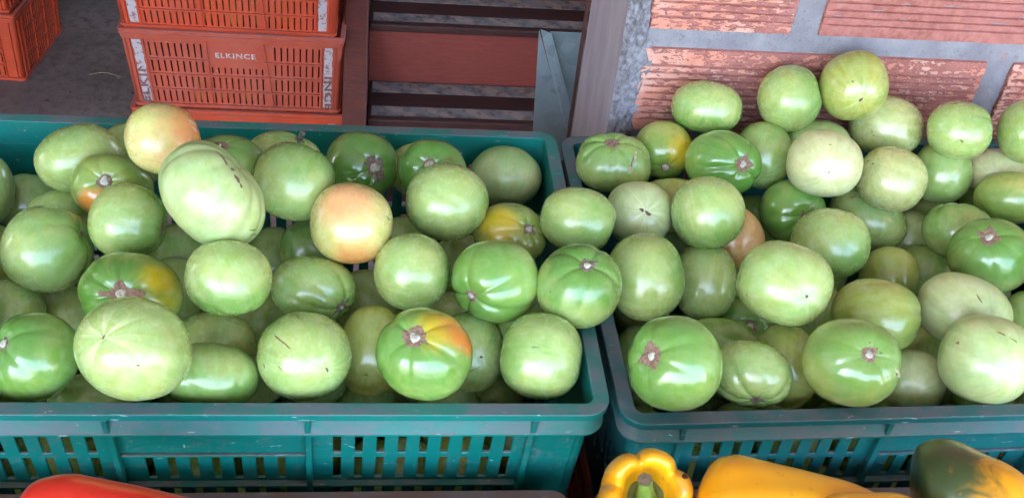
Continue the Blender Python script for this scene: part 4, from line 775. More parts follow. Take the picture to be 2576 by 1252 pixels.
('R39',[0.3315, 0.0513, 0.0145],[0.8748, 0.3924, -0.2098, -0.1917],[0.03806, 0.03785, 0.03682],[-0.593, 0.205, -0.778],'P',0.0,0.03,0.95,'big pale tomato with long diagonal scar at the front right edge',{'mk': [[0.059, 0.608, 0.792, 0.31, 0.535, 0.786, 0.0513, 'c'], [0.31, 0.535, 0.786, 0.551, 0.427, 0.717, 0.0256, 'b'], [-0.626, 0.236, 0.743, -0.552, 0.196, 0.81, 0.0855, 'c']], 'lump': 0.03}),
('R40',[0.434, 0.1406, -0.0299],[0.8781, 0.3841, -0.2637, -0.1085],[0.02673, 0.03467, 0.02978],[-0.002, 0.435, -0.901],'M',0.2,0.02,1.5,'green tomato just visible at the right edge behind the pale scarred ones',{}),
('R41',[0.1733, 0.1866, -0.0747],[0.8947, 0.4062, -0.122, -0.1404],[0.03512, 0.02714, 0.02895],[0.176, -0.028, 0.984],'M',0.8,0.04,1.7,'shaded green tomato with stem scar, deep under the big one with the dark navel',{'st': [0.275, 0.137, 0.5]}),
('R42',[0.1385, 0.1425, -0.0619],[0.8972, 0.4004, -0.1073, -0.1524],[0.04009, 0.02654, 0.03232],[-0.278, 0.706, -0.651],'G',0.1,0.02,1.6,'dark green tomato low between the two front left ones, right crate',{}),
('R43',[0.0506, 0.0308, 0.0277],[0.9162, 0.3766, -0.128, -0.0489],[0.03785, 0.03807, 0.0353],[-0.539, 0.162, 0.827],'G',0.7,0.04,0.9,'big green tomato with brown stem scar on its left, front left corner of right crate',{'st': [0.283, 0.108, 0.5]}),
('R44',[0.0578, 0.1346, -0.0804],[0.916, 0.3827, -0.1126, -0.0426],[0.02651, 0.03865, 0.0316],[-0.001, 0.412, -0.911],'M',0.2,0.02,1.7,'tomato behind the front left corner tomato of the right crate',{}),
('R45',[0.1287, 0.0537, -0.0076],[0.8988, 0.3867, -0.1136, -0.1725],[0.03473, 0.02865, 0.02948],[0.291, -0.86, 0.42],'L',0.2,0.09,1.0,'tomato at the front rim with two glossy lobes and a scar at its bottom',{'st': [0.23, 0.031, 0.5], 'lump': 0.04}),
('R46',[0.1755, 0.0864, -0.0299],[0.9105, 0.3649, -0.1936, -0.0203],[0.02884, 0.03835, 0.03258],[0.037, 0.268, -0.963],'V',0.1,0.02,1.5,'dull olive tomato between the glossy-lobed and the central front one',{}),
('R47',[0.2019, 0.0363, 0.025],[0.8953, 0.3851, -0.1735, -0.1413],[0.03954, 0.03637, 0.0353],[0.342, 0.244, 0.907],'V2',0.7,0.03,0.9,'green tomato with round stem scar and black specks, middle of the front rim',{'mk': [[0.834, -0.118, 0.54, 0.9, -0.135, 0.414, 0.042, 'k'], [0.799, -0.009, 0.602, 0.961, -0.208, 0.18, 0.1681, 'p'], [0.29, 0.482, 0.827, 0.326, 0.505, 0.799, 0.0588, 'b'], [0.527, 0.316, 0.789, 0.577, 0.28, 0.767, 0.0504, 'k']], 'st': [0.202, 0.101, 0.4]}),
('R48',[0.2962, 0.0815, -0.0444],[0.8953, 0.3729, -0.2036, -0.1338],[0.02969, 0.02888, 0.02841],[-0.032, 0.31, -0.95],'C3',0.0,0.02,1.3,'whitish green tomato low at the front rim, right of the speckled one',{'mk': [[0.558, 0.587, 0.586, 0.837, 0.188, 0.514, 0.119, 'p']]}),
('R49',[0.3358, 0.1323, -0.07],[0.8949, 0.3739, -0.2264, -0.0901],[0.02733, 0.03438, 0.02993],[-0.001, 0.272, -0.962],'V',0.1,0.02,1.8,'olive tomato in shade above the low whitish one, right crate',{}),
]
FILL=[('L',[-0.1883, 0.12, -0.214],0.031),('L',[-0.4135, 0.2981, -0.214],0.031),('L',[-0.5386, 0.197, -0.214],0.031),('L',[-0.1777, 0.3234, -0.2139],0.0311),('L',[-0.3258, 0.2623, -0.2138],0.0312),('L',[-0.5421, 0.2812, -0.2138],0.0312),('L',[-0.3195, 0.1475, -0.2138],0.0312),('L',[-0.2054, 0.0609, -0.214],0.031),('L',[-0.513, 0.1351, -0.214],0.031),('L',[-0.1287, 0.25, -0.2138],0.0312),('L',[-0.4547, 0.2089, -0.2139],0.0311),('L',[-0.1795, 0.2126, -0.2138],0.0312),('L',[-0.2114, 0.2677, -0.2129],0.0321),('L',[-0.1014, 0.0808, -0.2129],0.0321),('L',[-0.2569, 0.2148, -0.2136],0.0314),('L',[-0.1129, 0.1445, -0.2132],0.0318),('L',[-0.4228, 0.0773, -0.2137],0.0313),('L',[-0.3051, 0.3344, -0.2133],0.0317),('L',[-0.0898, 0.3312, -0.2136],0.0314),('L',[-0.5029, 0.3282, -0.2138],0.0312),('L',[-0.2968, 0.0687, -0.2134],0.0316),('L',[-0.2418, 0.3481, -0.2052],0.0338),('L',[-0.0745, 0.2709, -0.1882],0.0328),('L',[-0.3836, 0.1458, -0.2103],0.0347),('L',[-0.5026, 0.0702, -0.2138],0.0312),('L',[-0.3787, 0.2134, -0.2138],0.0312),('L',[-0.2482, 0.148, -0.2112],0.0338),('L',[-0.4692, 0.2836, -0.1897],0.0313),('L',[-0.4666, 0.1212, -0.1777],0.0313),('L',[-0.3706, 0.3327, -0.1832],0.0318),('L',[-0.2961, 0.2941, -0.1634],0.0336),('L',[-0.0687, 0.1879, -0.1929],0.0341),('L',[-0.3544, 0.0783, -0.18],0.035),('L',[-0.2002, 0.1655, -0.1709],0.0321),('L',[-0.3199, 0.2014, -0.1829],0.0321),('L',[-0.3593, 0.246, -0.1659],0.0311),('L',[-0.4627, 0.3499, -0.1712],0.0318),('L',[-0.4351, 0.1764, -0.1651],0.0319),('L',[-0.2609, 0.0879, -0.1628],0.0342),('L',[-0.5139, 0.2462, -0.1627],0.0343),('L',[-0.5516, 0.078, -0.1694],0.0336),('L',[-0.058, 0.1163, -0.1646],0.0324),('L',[-0.1334, 0.2046, -0.1697],0.0333),('L',[-0.5452, 0.3508, -0.1703],0.0327),('L',[-0.1598, 0.0833, -0.1715],0.0315),('L',[-0.2281, 0.2315, -0.1573],0.0337),('L',[-0.5524, 0.1815, -0.1508],0.0342),('L',[-0.1646, 0.2935, -0.1584],0.0326),('L',[-0.0722, 0.3465, -0.1526],0.0324),('L',[-0.1171, 0.1301, -0.1467],0.0323),('L',[-0.4113, 0.1073, -0.1526],0.0324),('L',[-0.4508, 0.0614, -0.1352],0.0318),('L',[-0.3719, 0.1914, -0.1346],0.0324),('L',[-0.4101, 0.2938, -0.1532],0.0318),('L',[-0.2312, 0.2964, -0.1578],0.0332),('L',[-0.2473, 0.1659, -0.1269],0.0341),('L',[-0.3334, 0.1402, -0.1522],0.0328),('L',[-0.4529, 0.2359, -0.1405],0.0325),('L',[-0.2661, 0.3467, -0.1413],0.0317),('L',[-0.0796, 0.2137, -0.1338],0.0332),('L',[-0.5085, 0.3032, -0.1284],0.0326),('L',[-0.1108, 0.0604, -0.1406],0.0324),('R',[0.4436, 0.1689, -0.2138],0.0311),('R',[0.3865, 0.1468, -0.2156],0.031),('R',[0.1238, 0.1392, -0.2216],0.0311),('R',[0.2776, 0.2854, -0.2152],0.0311),('R',[0.557, 0.075, -0.213],0.0312),('R',[0.2427, 0.1877, -0.2177],0.0314),('R',[0.0964, 0.2812, -0.2194],0.0312),('R',[0.4443, 0.2353, -0.2121],0.0315),('R',[0.212, 0.3106, -0.2158],0.0315),('R',[0.5609, 0.1449, -0.2117],0.031),('R',[0.5447, 0.2898, -0.2091],0.0312),('R',[0.532, 0.215, -0.2109],0.0311),('R',[0.3122, 0.0905, -0.2181],0.0313),('R',[0.1174, 0.3462, -0.2176],0.0311),('R',[0.427, 0.3168, -0.2106],0.0317),('R',[0.2279, 0.1166, -0.2194],0.0314),('R',[0.1587, 0.2092, -0.219],0.0316),('R',[0.1718, 0.0848, -0.2201],0.0325),('R',[0.3609, 0.3491, -0.2122],0.0311),('R',[0.3692, 0.2725, -0.2127],0.0318),('R',[0.4952, 0.1107, -0.2135],0.0314),('R',[0.2949, 0.2249, -0.2156],0.0315),('R',[0.2882, 0.1498, -0.1982],0.0325),('R',[0.3561, 0.2048, -0.2118],0.0344),('R',[0.2684, 0.3408, -0.19],0.0315),('R',[0.0769, 0.0796, -0.2237],0.0312),('R',[0.4865, 0.3408, -0.2094],0.0312),('R',[0.0793, 0.2153, -0.2205],0.0317),('R',[0.4849, 0.2735, -0.1865],0.0314),('R',[0.1965, 0.3541, -0.1736],0.0312),('R',[0.4229, 0.1188, -0.1726],0.0318),('R',[0.5128, 0.1647, -0.173],0.0344),('R',[0.1809, 0.139, -0.1834],0.032),('R',[0.0761, 0.1259, -0.1787],0.0333),('R',[0.1529, 0.2633, -0.1866],0.033),('R',[0.1207, 0.0738, -0.1774],0.0346),('R',[0.3767, 0.0782, -0.2151],0.0331),('R',[0.383, 0.3159, -0.1618],0.0335),('R',[0.3961, 0.2272, -0.1621],0.0347),('R',[0.5304, 0.3439, -0.1659],0.0317),('R',[0.3455, 0.1398, -0.1687],0.031),('R',[0.5682, 0.2182, -0.1615],0.0316),('R',[0.2267, 0.2366, -0.1777],0.0347),('R',[0.2545, 0.0669, -0.1956],0.0315),('R',[0.3204, 0.2716, -0.1689],0.0347),('R',[0.0967, 0.228, -0.1589],0.0327),('R',[0.5051, 0.0803, -0.1572],0.0341),('R',[0.1062, 0.3093, -0.1639],0.0319),('R',[0.3286, 0.3607, -0.1512],0.0325),('R',[0.2887, 0.1857, -0.1447],0.0313),('R',[0.2153, 0.0937, -0.1523],0.0332),('R',[0.4618, 0.3055, -0.1377],0.0321),('R',[0.4908, 0.2217, -0.1507],0.0321),('R',[0.5697, 0.0696, -0.1507],0.0333),('R',[0.2922, 0.0944, -0.1512],0.0326),('R',[0.4501, 0.1718, -0.1527],0.032),('R',[0.2627, 0.2885, -0.1415],0.0331),('R',[0.3818, 0.0666, -0.1509],0.0314),('R',[0.5727, 0.1349, -0.1423],0.0344),('R',[0.5619, 0.2696, -0.1246],0.0316),('R',[0.1959, 0.3023, -0.136],0.0338),('R',[0.1771, 0.2002, -0.1513],0.033)]
EXTRA=[('L',[-0.5654, 0.1609, -0.08],0.034),('L',[-0.5433, 0.0799, -0.104],0.0332),('L',[-0.5655, 0.0751, -0.038],0.0333),('L',[-0.5624, 0.1608, -0.008],0.0354),('L',[-0.5269, 0.0975, 0.01],0.0328),('R',[0.5445, 0.1901, -0.1072],0.0337),('R',[0.5314, 0.104, -0.0972],0.0323),('R',[0.5715, 0.3016, -0.0684],0.0326),('R',[0.5738, 0.2261, -0.0518],0.0355),('R',[0.5573, 0.1513, -0.0536],0.0331),('R',[0.5652, 0.0678, -0.0551],0.0325),('R',[0.5136, 0.2088, -0.0295],0.0323),('R',[0.475, 0.0842, -0.0688],0.0358),('R',[0.4433, 0.0588, -0.016],0.0328),('R',[0.5001, 0.1414, -0.0251],0.0325),('R',[0.5377, 0.2917, -0.0093],0.0338),('R',[0.5171, 0.0576, -0.0023],0.0342),('R',[0.5581, 0.1346, 0.0121],0.0345),('R',[0.5685, 0.2079, 0.0138],0.0328),('R',[0.456, 0.1255, 0.0276],0.0342),('R',[0.5743, 0.3569, 0.0048],0.0353),('R',[0.5103, 0.2433, 0.0312],0.036)]
FILL_KEEP={0,1,2,3,6,7,8,11,14,15,18,20,21,22,23,24,25,26,27,28,29,30,31,32,33,34,36,37,38,39,40,41,42,43,44,45,46,47,49,50,51,52,53,54,55,56,57,58,59,60,61,62,63,64,67,68,69,70,74,75,76,78,79,83,84,85,89,90,92,93,94,95,96,97,98,99,100,101,102,105,106,107,109,110,111,112,113,114,115,116,117,118,119,122,123}

BASE = {'L': (.36,.485,.15), 'P': (.42,.54,.22), 'C': (.54,.57,.28), 'C2': (.46,.50,.19), 'C3': (.46,.55,.25), 'M': (.29,.42,.12), 'G': (.26,.44,.10),
        'D': (.22,.36,.08), 'V': (.36,.42,.10), 'V2': (.34,.44,.12), 'Y': (.62,.58,.20), 'O': (.50,.32,.10)}
GLOSS = {'L': .5, 'P': .25, 'C': .3, 'C2': .45, 'C3': .2, 'M': .6, 'G': .9, 'D': 1.0, 'V': .6, 'V2': .8, 'Y': .45, 'O': .3}

def basis(s):
    s = s/np.linalg.norm(s); a = np.array([1., 0, 0]) if abs(s[0]) < .8 else np.array([0, 1., 0])
    x = np.cross(a, s); x /= np.linalg.norm(x); return np.stack([x, np.cross(s, x), s], 1)    # columns x, y, stem

class Body:
    """tomato surface as a function of direction"""
    def __init__(b, rad, s, lobe, seed, lump=.02, ribs=None, pit=.14, crease=None, round_=False):
        rs = np.random.RandomState(seed); b.rad = np.array(rad); b.B = basis(np.array(s, float)); b.lobe = lobe
        n = ribs or rs.randint(5, 8); b.ph = np.sort((np.arange(n)+rs.uniform(-.28, .28, n))*2*math.pi/n)
        b.am = rs.uniform(.45, 1.0, n); b.lump = lump; b.ribs = ribs
        b.h = [(rs.normal(size=3)*1.25, rs.uniform(0, 6.28), rs.uniform(.5, 1)) for _ in range(5)]; b.pit = pit
        b.crease = None if crease is None else (np.array(crease[:3]), np.array(crease[3:])); b.scale = 1.0; b.off = 0.0; b.blur = 0; b.sq = rs.uniform(2.03, 2.3)
        u = b.sphere(40, 28); P = b.raw(u); lo, hi = P.min(0), P.max(0); b.scale = 2/(hi-lo); b.off = -(hi+lo)/2
        b.scale[2] = (b.scale[0]+b.scale[1])/2
    def sphere(b, nph, nth):
        th = (np.arange(1, nth)/nth)*math.pi; th = th-.12*np.sin(2*th)*0
        ph = np.arange(nph)*2*math.pi/nph
        T_, P_ = np.meshgrid(th, ph, indexing='ij')
        L = np.stack([np.sin(T_)*np.cos(P_), np.sin(T_)*np.sin(P_), np.cos(T_)], -1).reshape(-1, 3)
        L = np.vstack([[0, 0, 1], L, [0, 0, -1]]); b.L = L
        return L @ b.B.T
    def raw(b, u):
        L = u @ b.B; th = np.arccos(np.clip(L[:, 2], -1, 1)); ph = np.arctan2(L[:, 1], L[:, 0]) % (2*math.pi)
        r = np.ones(len(u))
        g = np.zeros(len(u))
        for p, a in zip(b.ph, b.am):
            d = np.abs((ph-p+math.pi) % (2*math.pi)-math.pi)
            g += a*np.exp(-(d/.16)**1.3)
        env = np.sin(np.clip(th, 0, math.pi))**.8*np.clip(1.12-th/1.75, 0, 1)**1.1
        if b.ribs: env = np.sin(th)**.7*np.clip(1.25-th/3.2, 0, 1)
        r -= b.lobe*1.9*g*env
        r -= b.lobe*.35*g*np.sin(th)**2*np.clip((th-1.3)/1.8, 0, 1)
        r -= b.pit*np.exp(-(th/.34)**2) + .035*np.exp(-((math.pi-th)/.22)**2)
        for k, p, a in b.h: r += b.lump*.45*a*np.sin(u @ k*1.15+p)
        if b.crease is not None:
            a, c = b.crease; ab = c-a; t = np.clip(((u-a) @ ab)/(ab @ ab), 0, 1); d = np.linalg.norm(u-(a+t[:, None]*ab), axis=1)
            r -= .028*np.exp(-(d/.10)**1.4)
        # slightly squarish section rather than a perfect ball
        q = (np.abs(u)**b.sq).sum(1)**(-1/b.sq); r *= q
        return u*r[:, None]
    def __call__(b, u):
        u = np.atleast_2d(u); u = u/np.linalg.norm(u, axis=1)[:, None]
        return (b.raw(u)+b.off)*b.scale*b.rad
    def mesh(b, nph, nth, blush=()):
        u = b.sphere(nph, nth); L = b.L.copy(); V = b(u); F = []
        n = nph
        for j in range(n): F.append((0, 1+j, 1+(j+1) % n))
        for i in range(nth-2):
            a = 1+i*n
            for j in range(n): F.append((a+j, a+n+j, a+n+(j+1) % n, a+(j+1) % n))
        last = len(V)-1; a = 1+(nth-2)*n
        for j in range(n): F.append((a+j, last, a+(j+1) % n))
        me = mesh_from('tomato', V, F, M['skin'], True)
        at = me.attributes.new('stemco', 'FLOAT_VECTOR', 'POINT'); at.data.foreach_set('vector', L.astype(np.float32).ravel())
        tint = np.zeros((len(V), 4), np.float32); wsum = np.zeros(len(V)); csum = np.zeros((len(V), 3))
        for q in blush:
            d = np.arccos(np.clip(u @ np.array(q[:3]), -1, 1)); w_ = q[7]*np.exp(-(d/(q[3]*1.15))**2); csum += w_[:, None]**3*np.array(q[4:7]); wsum += w_**3; tint[:, 3] = np.maximum(tint[:, 3], w_)
        if blush: tint[:, :3] = csum/np.maximum(wsum, 1e-9)[:, None]
        ca = me.attributes.new('tint', 'FLOAT_COLOR', 'POINT'); ca.data.foreach_set('color', tint.ravel())
        return me

def patch(name, body, centre, tang, La, Wb, mat, parent, lift=.0010, irr=.25, seed=0, seg=30, rings=5, star=0, rough=.0003):
    rs = np.random.RandomState(seed); c = np.array(centre); c /= np.linalg.norm(c); t = np.array(tang, float); t = t-(t @ c)*c
    if np.linalg.norm(t) < 1e-6: t = basis(c)[:, 0]
    t /= np.linalg.norm(t); s = np.cross(c, t)
    ph = np.arange(seg)*2*math.pi/seg
    rr = 1+irr*.5*(np.sin(2*ph+rs.uniform(0, 6))*.6+np.sin(3*ph+rs.uniform(0, 6))*.6+rs.uniform(-.6, .6, seg)*.5)
    if star:
        n = rs.randint(4, 6); k = np.zeros(seg)
        for q in range(n):
            p = 2*math.pi*q/n+rs.uniform(-.5, .5); d = np.abs((ph-p+math.pi) % (2*math.pi)-math.pi); k += rs.uniform(.1, 1.4)*np.exp(-(d/rs.uniform(.16, .42))**1.8)
        rr = .58+star*.62*k+rs.uniform(-.11, .11, seg)+(1-star)*.25
    V = [body(c)[0]]; dirs = [c]
    for i in range(1, rings+1):
        f = i/rings
        for j in range(seg):
            a, b_ = math.cos(ph[j])*La*rr[j]*f, math.sin(ph[j])*Wb*rr[j]*f
            dirs.append(c+a*t+b_*s)
    D = np.array(dirs); D /= np.linalg.norm(D, axis=1)[:, None]; P = body(D)
    N = D/np.array(body.rad); N /= np.linalg.norm(N, axis=1)[:, None]
    lv = np.concatenate([[1.0]]+[np.full(seg, (1-(i/rings)**3)) for i in range(1, rings+1)])
    P = P+N*((lv*lift-(1-lv)*.0005)+lv*rs.uniform(-1, 1, len(P))*rough)[:, None]
    F = [(0, 1+j, 1+(j+1) % seg) for j in range(seg)]
    for i in range(rings-1):
        a = 1+i*seg
        for j in range(seg): F.append((a+j, a+seg+j, a+seg+(j+1) % seg, a+(j+1) % seg))
    me = mesh_from(name, P, F, mat, True); return link(name, me, parent)

PKIND = {'k': ('crack', 'crack', .0006), 'c': ('scratch', 'tan', .0005), 'b': ('speck', 'speck', .00035), 'b2': ('smudge', 'smudge', .0003), 's': ('seam', 'seam', .0012),
         'p': ('pale_patch', 'seam', .0002), 'o': ('speck', 'tan', .0005)}
for idx, (tid, loc, q, rad, s, kind, sh, lobe, layer, lab, ex) in enumerate(TOMATOES):
    body = Body(rad, s, lobe, 100+idx*7, ex.get('lump', .03), ex.get('ribs'), pit=.17 if 'st' in ex else .10, crease=ex.get('cr'))
    hi = layer < 1.6
    me = body.mesh(*((96, 60) if hi else (56, 36)), blush=ex.get('bl', ()))
    o = link('tomato', me); o.rotation_mode = 'QUATERNION'; o.rotation_quaternion = q; o.location = loc
    o['label'] = lab; o['category'] = 'tomato'; o['group'] = 'tomatoes heaped in the %s teal crate' % ('left' if tid[0] == 'L' else 'right')
    o['base'] = [float(v) for v in BASE[kind]]; o['par'] = [float(sh), float(ex.get('rays', .25)), float(GLOSS[kind])]
    sv = np.array(s)
    if 'st' in ex:
        R_, r_, irr = ex['st']; R_ *= 1.4 if irr > .36 else 1.15; r_ *= 1.15; tang = basis(sv)[:, 0]
        patch('cork_ring', body, sv, tang, R_, R_*(.8+.3*((idx*37) % 10)/10), M['cork'] if idx % 3 else M['cork_grey'], o, .0010, .3, idx, 64, 7, star=irr if irr > .3 else .0, rough=.0005)
        if r_ > .04: patch('stem_scar', body, sv, tang, r_, r_*.92, M['stem_end'], o, .0030, .3, idx+9, 28, 5, rough=.0006)
    elif sv[2] < -.2 and 'mk' not in ex and layer < 1.4:
        pass
    if 'stub' in ex:
        c = np.array(ex['stub']); P0 = body(c)[0]; n = c/np.array(rad); n /= np.linalg.norm(n); B_ = basis(n); V = []; F = []
        for i in range(7):
            f = i/6; cc = P0+n*(-.002+.014*f)+B_[:, 0]*.004*f*f; r0 = .0032*(1-.25*f)*(1.35 if i == 5 else 1)
            for j in range(10): a = j*.628; V.append(cc+r0*(math.cos(a)*B_[:, 0]+math.sin(a)*B_[:, 1]))
        for i in range(6):
            for j in range(10): F.append((i*10+j, i*10+(j+1) % 10, i*10+10+(j+1) % 10, i*10+10+j))
        F.append(tuple(range(60, 70)))
        link('stem_stub', mesh_from('stub', V, F, M['stub'], True), o)
        patch('cork_ring', body, c, B_[:, 0], .26, .14, M['stub'], o, .0015, .6, idx, 40, 4, star=.8)
    for k, mk in enumerate(ex.get('mk', ())):
        a, c = np.array(mk[:3]), np.array(mk[3:6]); Wd, ty_ = mk[6], mk[7]; mid = a+c; L_ = np.linalg.norm(c-a)/2
        nm, mt, lf = PKIND[ty_]
        patch(nm, body, mid, c-a, max(L_*1.08, Wd*.55), max(Wd*.5, .012), M[mt], o, lf, .5, idx*5+k, 22, 3, rough=.0002)
    if ex.get('rays') and 'mk' not in ex: pass

# tomatoes lower in the crates, seen in the gaps and through the slots
rs = np.random.RandomState(11); proto = []
for k in range(5):
    sd = rs.normal(size=3); sd /= np.linalg.norm(sd); proto.append(Body((.033, .032, .0315), sd, .03, 900+k, .03).mesh(44, 30))
for k, (side, loc, rr) in enumerate(FILL):
    if FILL_KEEP is not None and k not in FILL_KEEP: continue
    o = link('tomato', proto[k % 5]); o.location = loc; o.scale = (rr/.0325,)*3
    o.rotation_euler = tuple(rs.uniform(0, 6.28, 3))
    w_ = 'left' if side == 'L' else 'right'
    o['label'] = 'green tomato low inside the %s teal crate, glimpsed through gaps or slots' % w_; o['category'] = 'tomato'; o['group'] = 'buried tomatoes in the %s teal crate' % w_
    b_ = BASE[('L', 'M', 'V', 'P', 'L')[(k*7) % 5]]; o['base'] = [float(v) for v in b_]; o['par'] = [.3, .2, .5]

for k, (side, loc, rr) in enumerate(EXTRA):
    o = link('tomato', proto[k % 5]); o.location = loc; o.scale = (rr/.0325,)*3; o.rotation_euler = tuple(rs.uniform(0, 6.28, 3))
    w_ = 'left' if side == 'L' else 'right'
    o['label'] = 'green tomato at the far %s end of the %s teal crate, beyond the picture edge' % (w_, w_); o['category'] = 'tomato'; o['group'] = 'tomatoes at the outer end of the %s teal crate' % w_
    b_ = BASE[('L', 'P', 'V', 'L', 'G')[(k*7) % 5]]; o['base'] = [float(v) for v in b_]; o['par'] = [.4, .3, .5]

# ------------------------------------------------------------------ peppers
def at(px, py, t): d = CW+CR*(px-1288)/CAM['f']-CU*(py-626)/CAM['f']; return C0+t*d
def sweep_pepper(path, radii, up_, lob, nl, seed, mat, label, tintf=None, n=72, m=64):
    """a pepper lying down: body swept along a bent axis"""
    path = np.array(path); rs = np.random.RandomState(seed); base = path.mean(0)
    ts = np.linspace(0, 1, len(path)); tt = np.concatenate([[0], np.sin(np.linspace(0, 1, m)*math.pi/2)**1, ])
    tt = (1-np.cos(np.linspace(0, math.pi, m)))/2
    C = np.stack([np.interp(tt, ts, path[:, k]) for k in range(3)], 1)
    for _ in range(6): C[1:-1] = (C[:-2]+2*C[1:-1]+C[2:])/4
    Rr = np.interp(tt, ts, radii)
    for _ in range(4): Rr[1:-1] = (Rr[:-2]+2*Rr[1:-1]+Rr[2:])/4
    cap = np.minimum(1, np.sqrt(np.clip(1-((1-np.clip(tt/.13, 0, 1))**2), 0, 1)))*np.minimum(1, np.sqrt(np.clip(1-(1-np.clip((1-tt)/.10, 0, 1))**2, 0, 1)))
    V = []
    ph0 = rs.uniform(0, 6.28)
    for i in range(m):
        T_ = C[min(i+1, m-1)]-C[max(i-1, 0)]; T_ /= np.linalg.norm(T_); X = np.cross(up_, T_); X /= np.linalg.norm(X); Y = np.cross(T_, X)
        for j in range(n):
            a = 2*math.pi*j/n; l = 1-lob*(abs(math.cos(nl*.5*(a+ph0+.25*math.sin(3*tt[i]))))**6)*(1-.6*tt[i])+.02*math.sin(3*a+5*tt[i]+seed)+.02*math.sin(9*tt[i]+a)
            V.append(C[i]+(X*math.cos(a)+Y*math.sin(a))*Rr[i]*cap[i]*l)
    V = np.array(V)-base; F = [(i*n+j, (i+1)*n+j, (i+1)*n+(j+1) % n, i*n+(j+1) % n) for i in range(m-1) for j in range(n)]
    me = mesh_from('pepper', V, F, mat, True); fix_normals(me)
    tint = np.zeros((len(V), 4), np.float32)
    if tintf is not None: tintf(V+base, tint)
    ca = me.attributes.new('tint', 'FLOAT_COLOR', 'POINT'); ca.data.foreach_set('color', tint.ravel())
    root = thing('pepper', label, 'pepper', tuple(base), 'peppers in the front row'); link('flesh', me, root)
    return root, base

UPV = CU*.75-CW*.6; UPV = UPV/np.linalg.norm(UPV)
sweep_pepper([at(44, 1288, .712), at(165, 1292, .712), at(330, 1309, .718), at(520, 1332, .725), at(640, 1372, .73)], [.020, .0285, .0245, .018, .009], UPV, .05, 3, 3, M['pep_r'],
             'long glossy red pepper lying in front of the left teal crate')
def ty1(V, T_):
    T_[:, :3] = (.66, .22, .02)
sweep_pepper([at(1752, 1262, .745), at(1850, 1278, .745), at(2000, 1292, .748), at(2130, 1306, .75), at(2250, 1322, .75)], [.028, .0375, .0330, .0270, .0170], UPV, .06, 4, 5, M['pep_y'],
             'long yellow pepper lying in front of the right crate, middle one', ty1)
sweep_pepper([at(2020, 1330, .722), at(2120, 1325, .722), at(2250, 1335, .724), at(2380, 1360, .728)], [.016, .0255, .0265, .016], UPV, .05, 3, 8, M['pep_y'],
             'yellow pepper just showing at the bottom edge, below the long one')
def ty2(V, T_):
    g = at(2340, 1150, .745); d = np.linalg.norm((V-g)*np.array([1., .8, .8]), axis=1); T_[:, :3] = (.038, .058, .014); T_[:, 3] = np.clip(1.15-d/.062, 0, 1)  # green half of the skin, its tone lowered to stand in for shade
sweep_pepper([at(2292, 1235, .775), at(2375, 1234, .770), at(2480, 1278, .764), at(2640, 1350, .76)], [.028, .0405, .038, .024], UPV, .05, 3, 12, M['pep_y'],
             'half green half yellow pepper below the right teal crate', ty2)

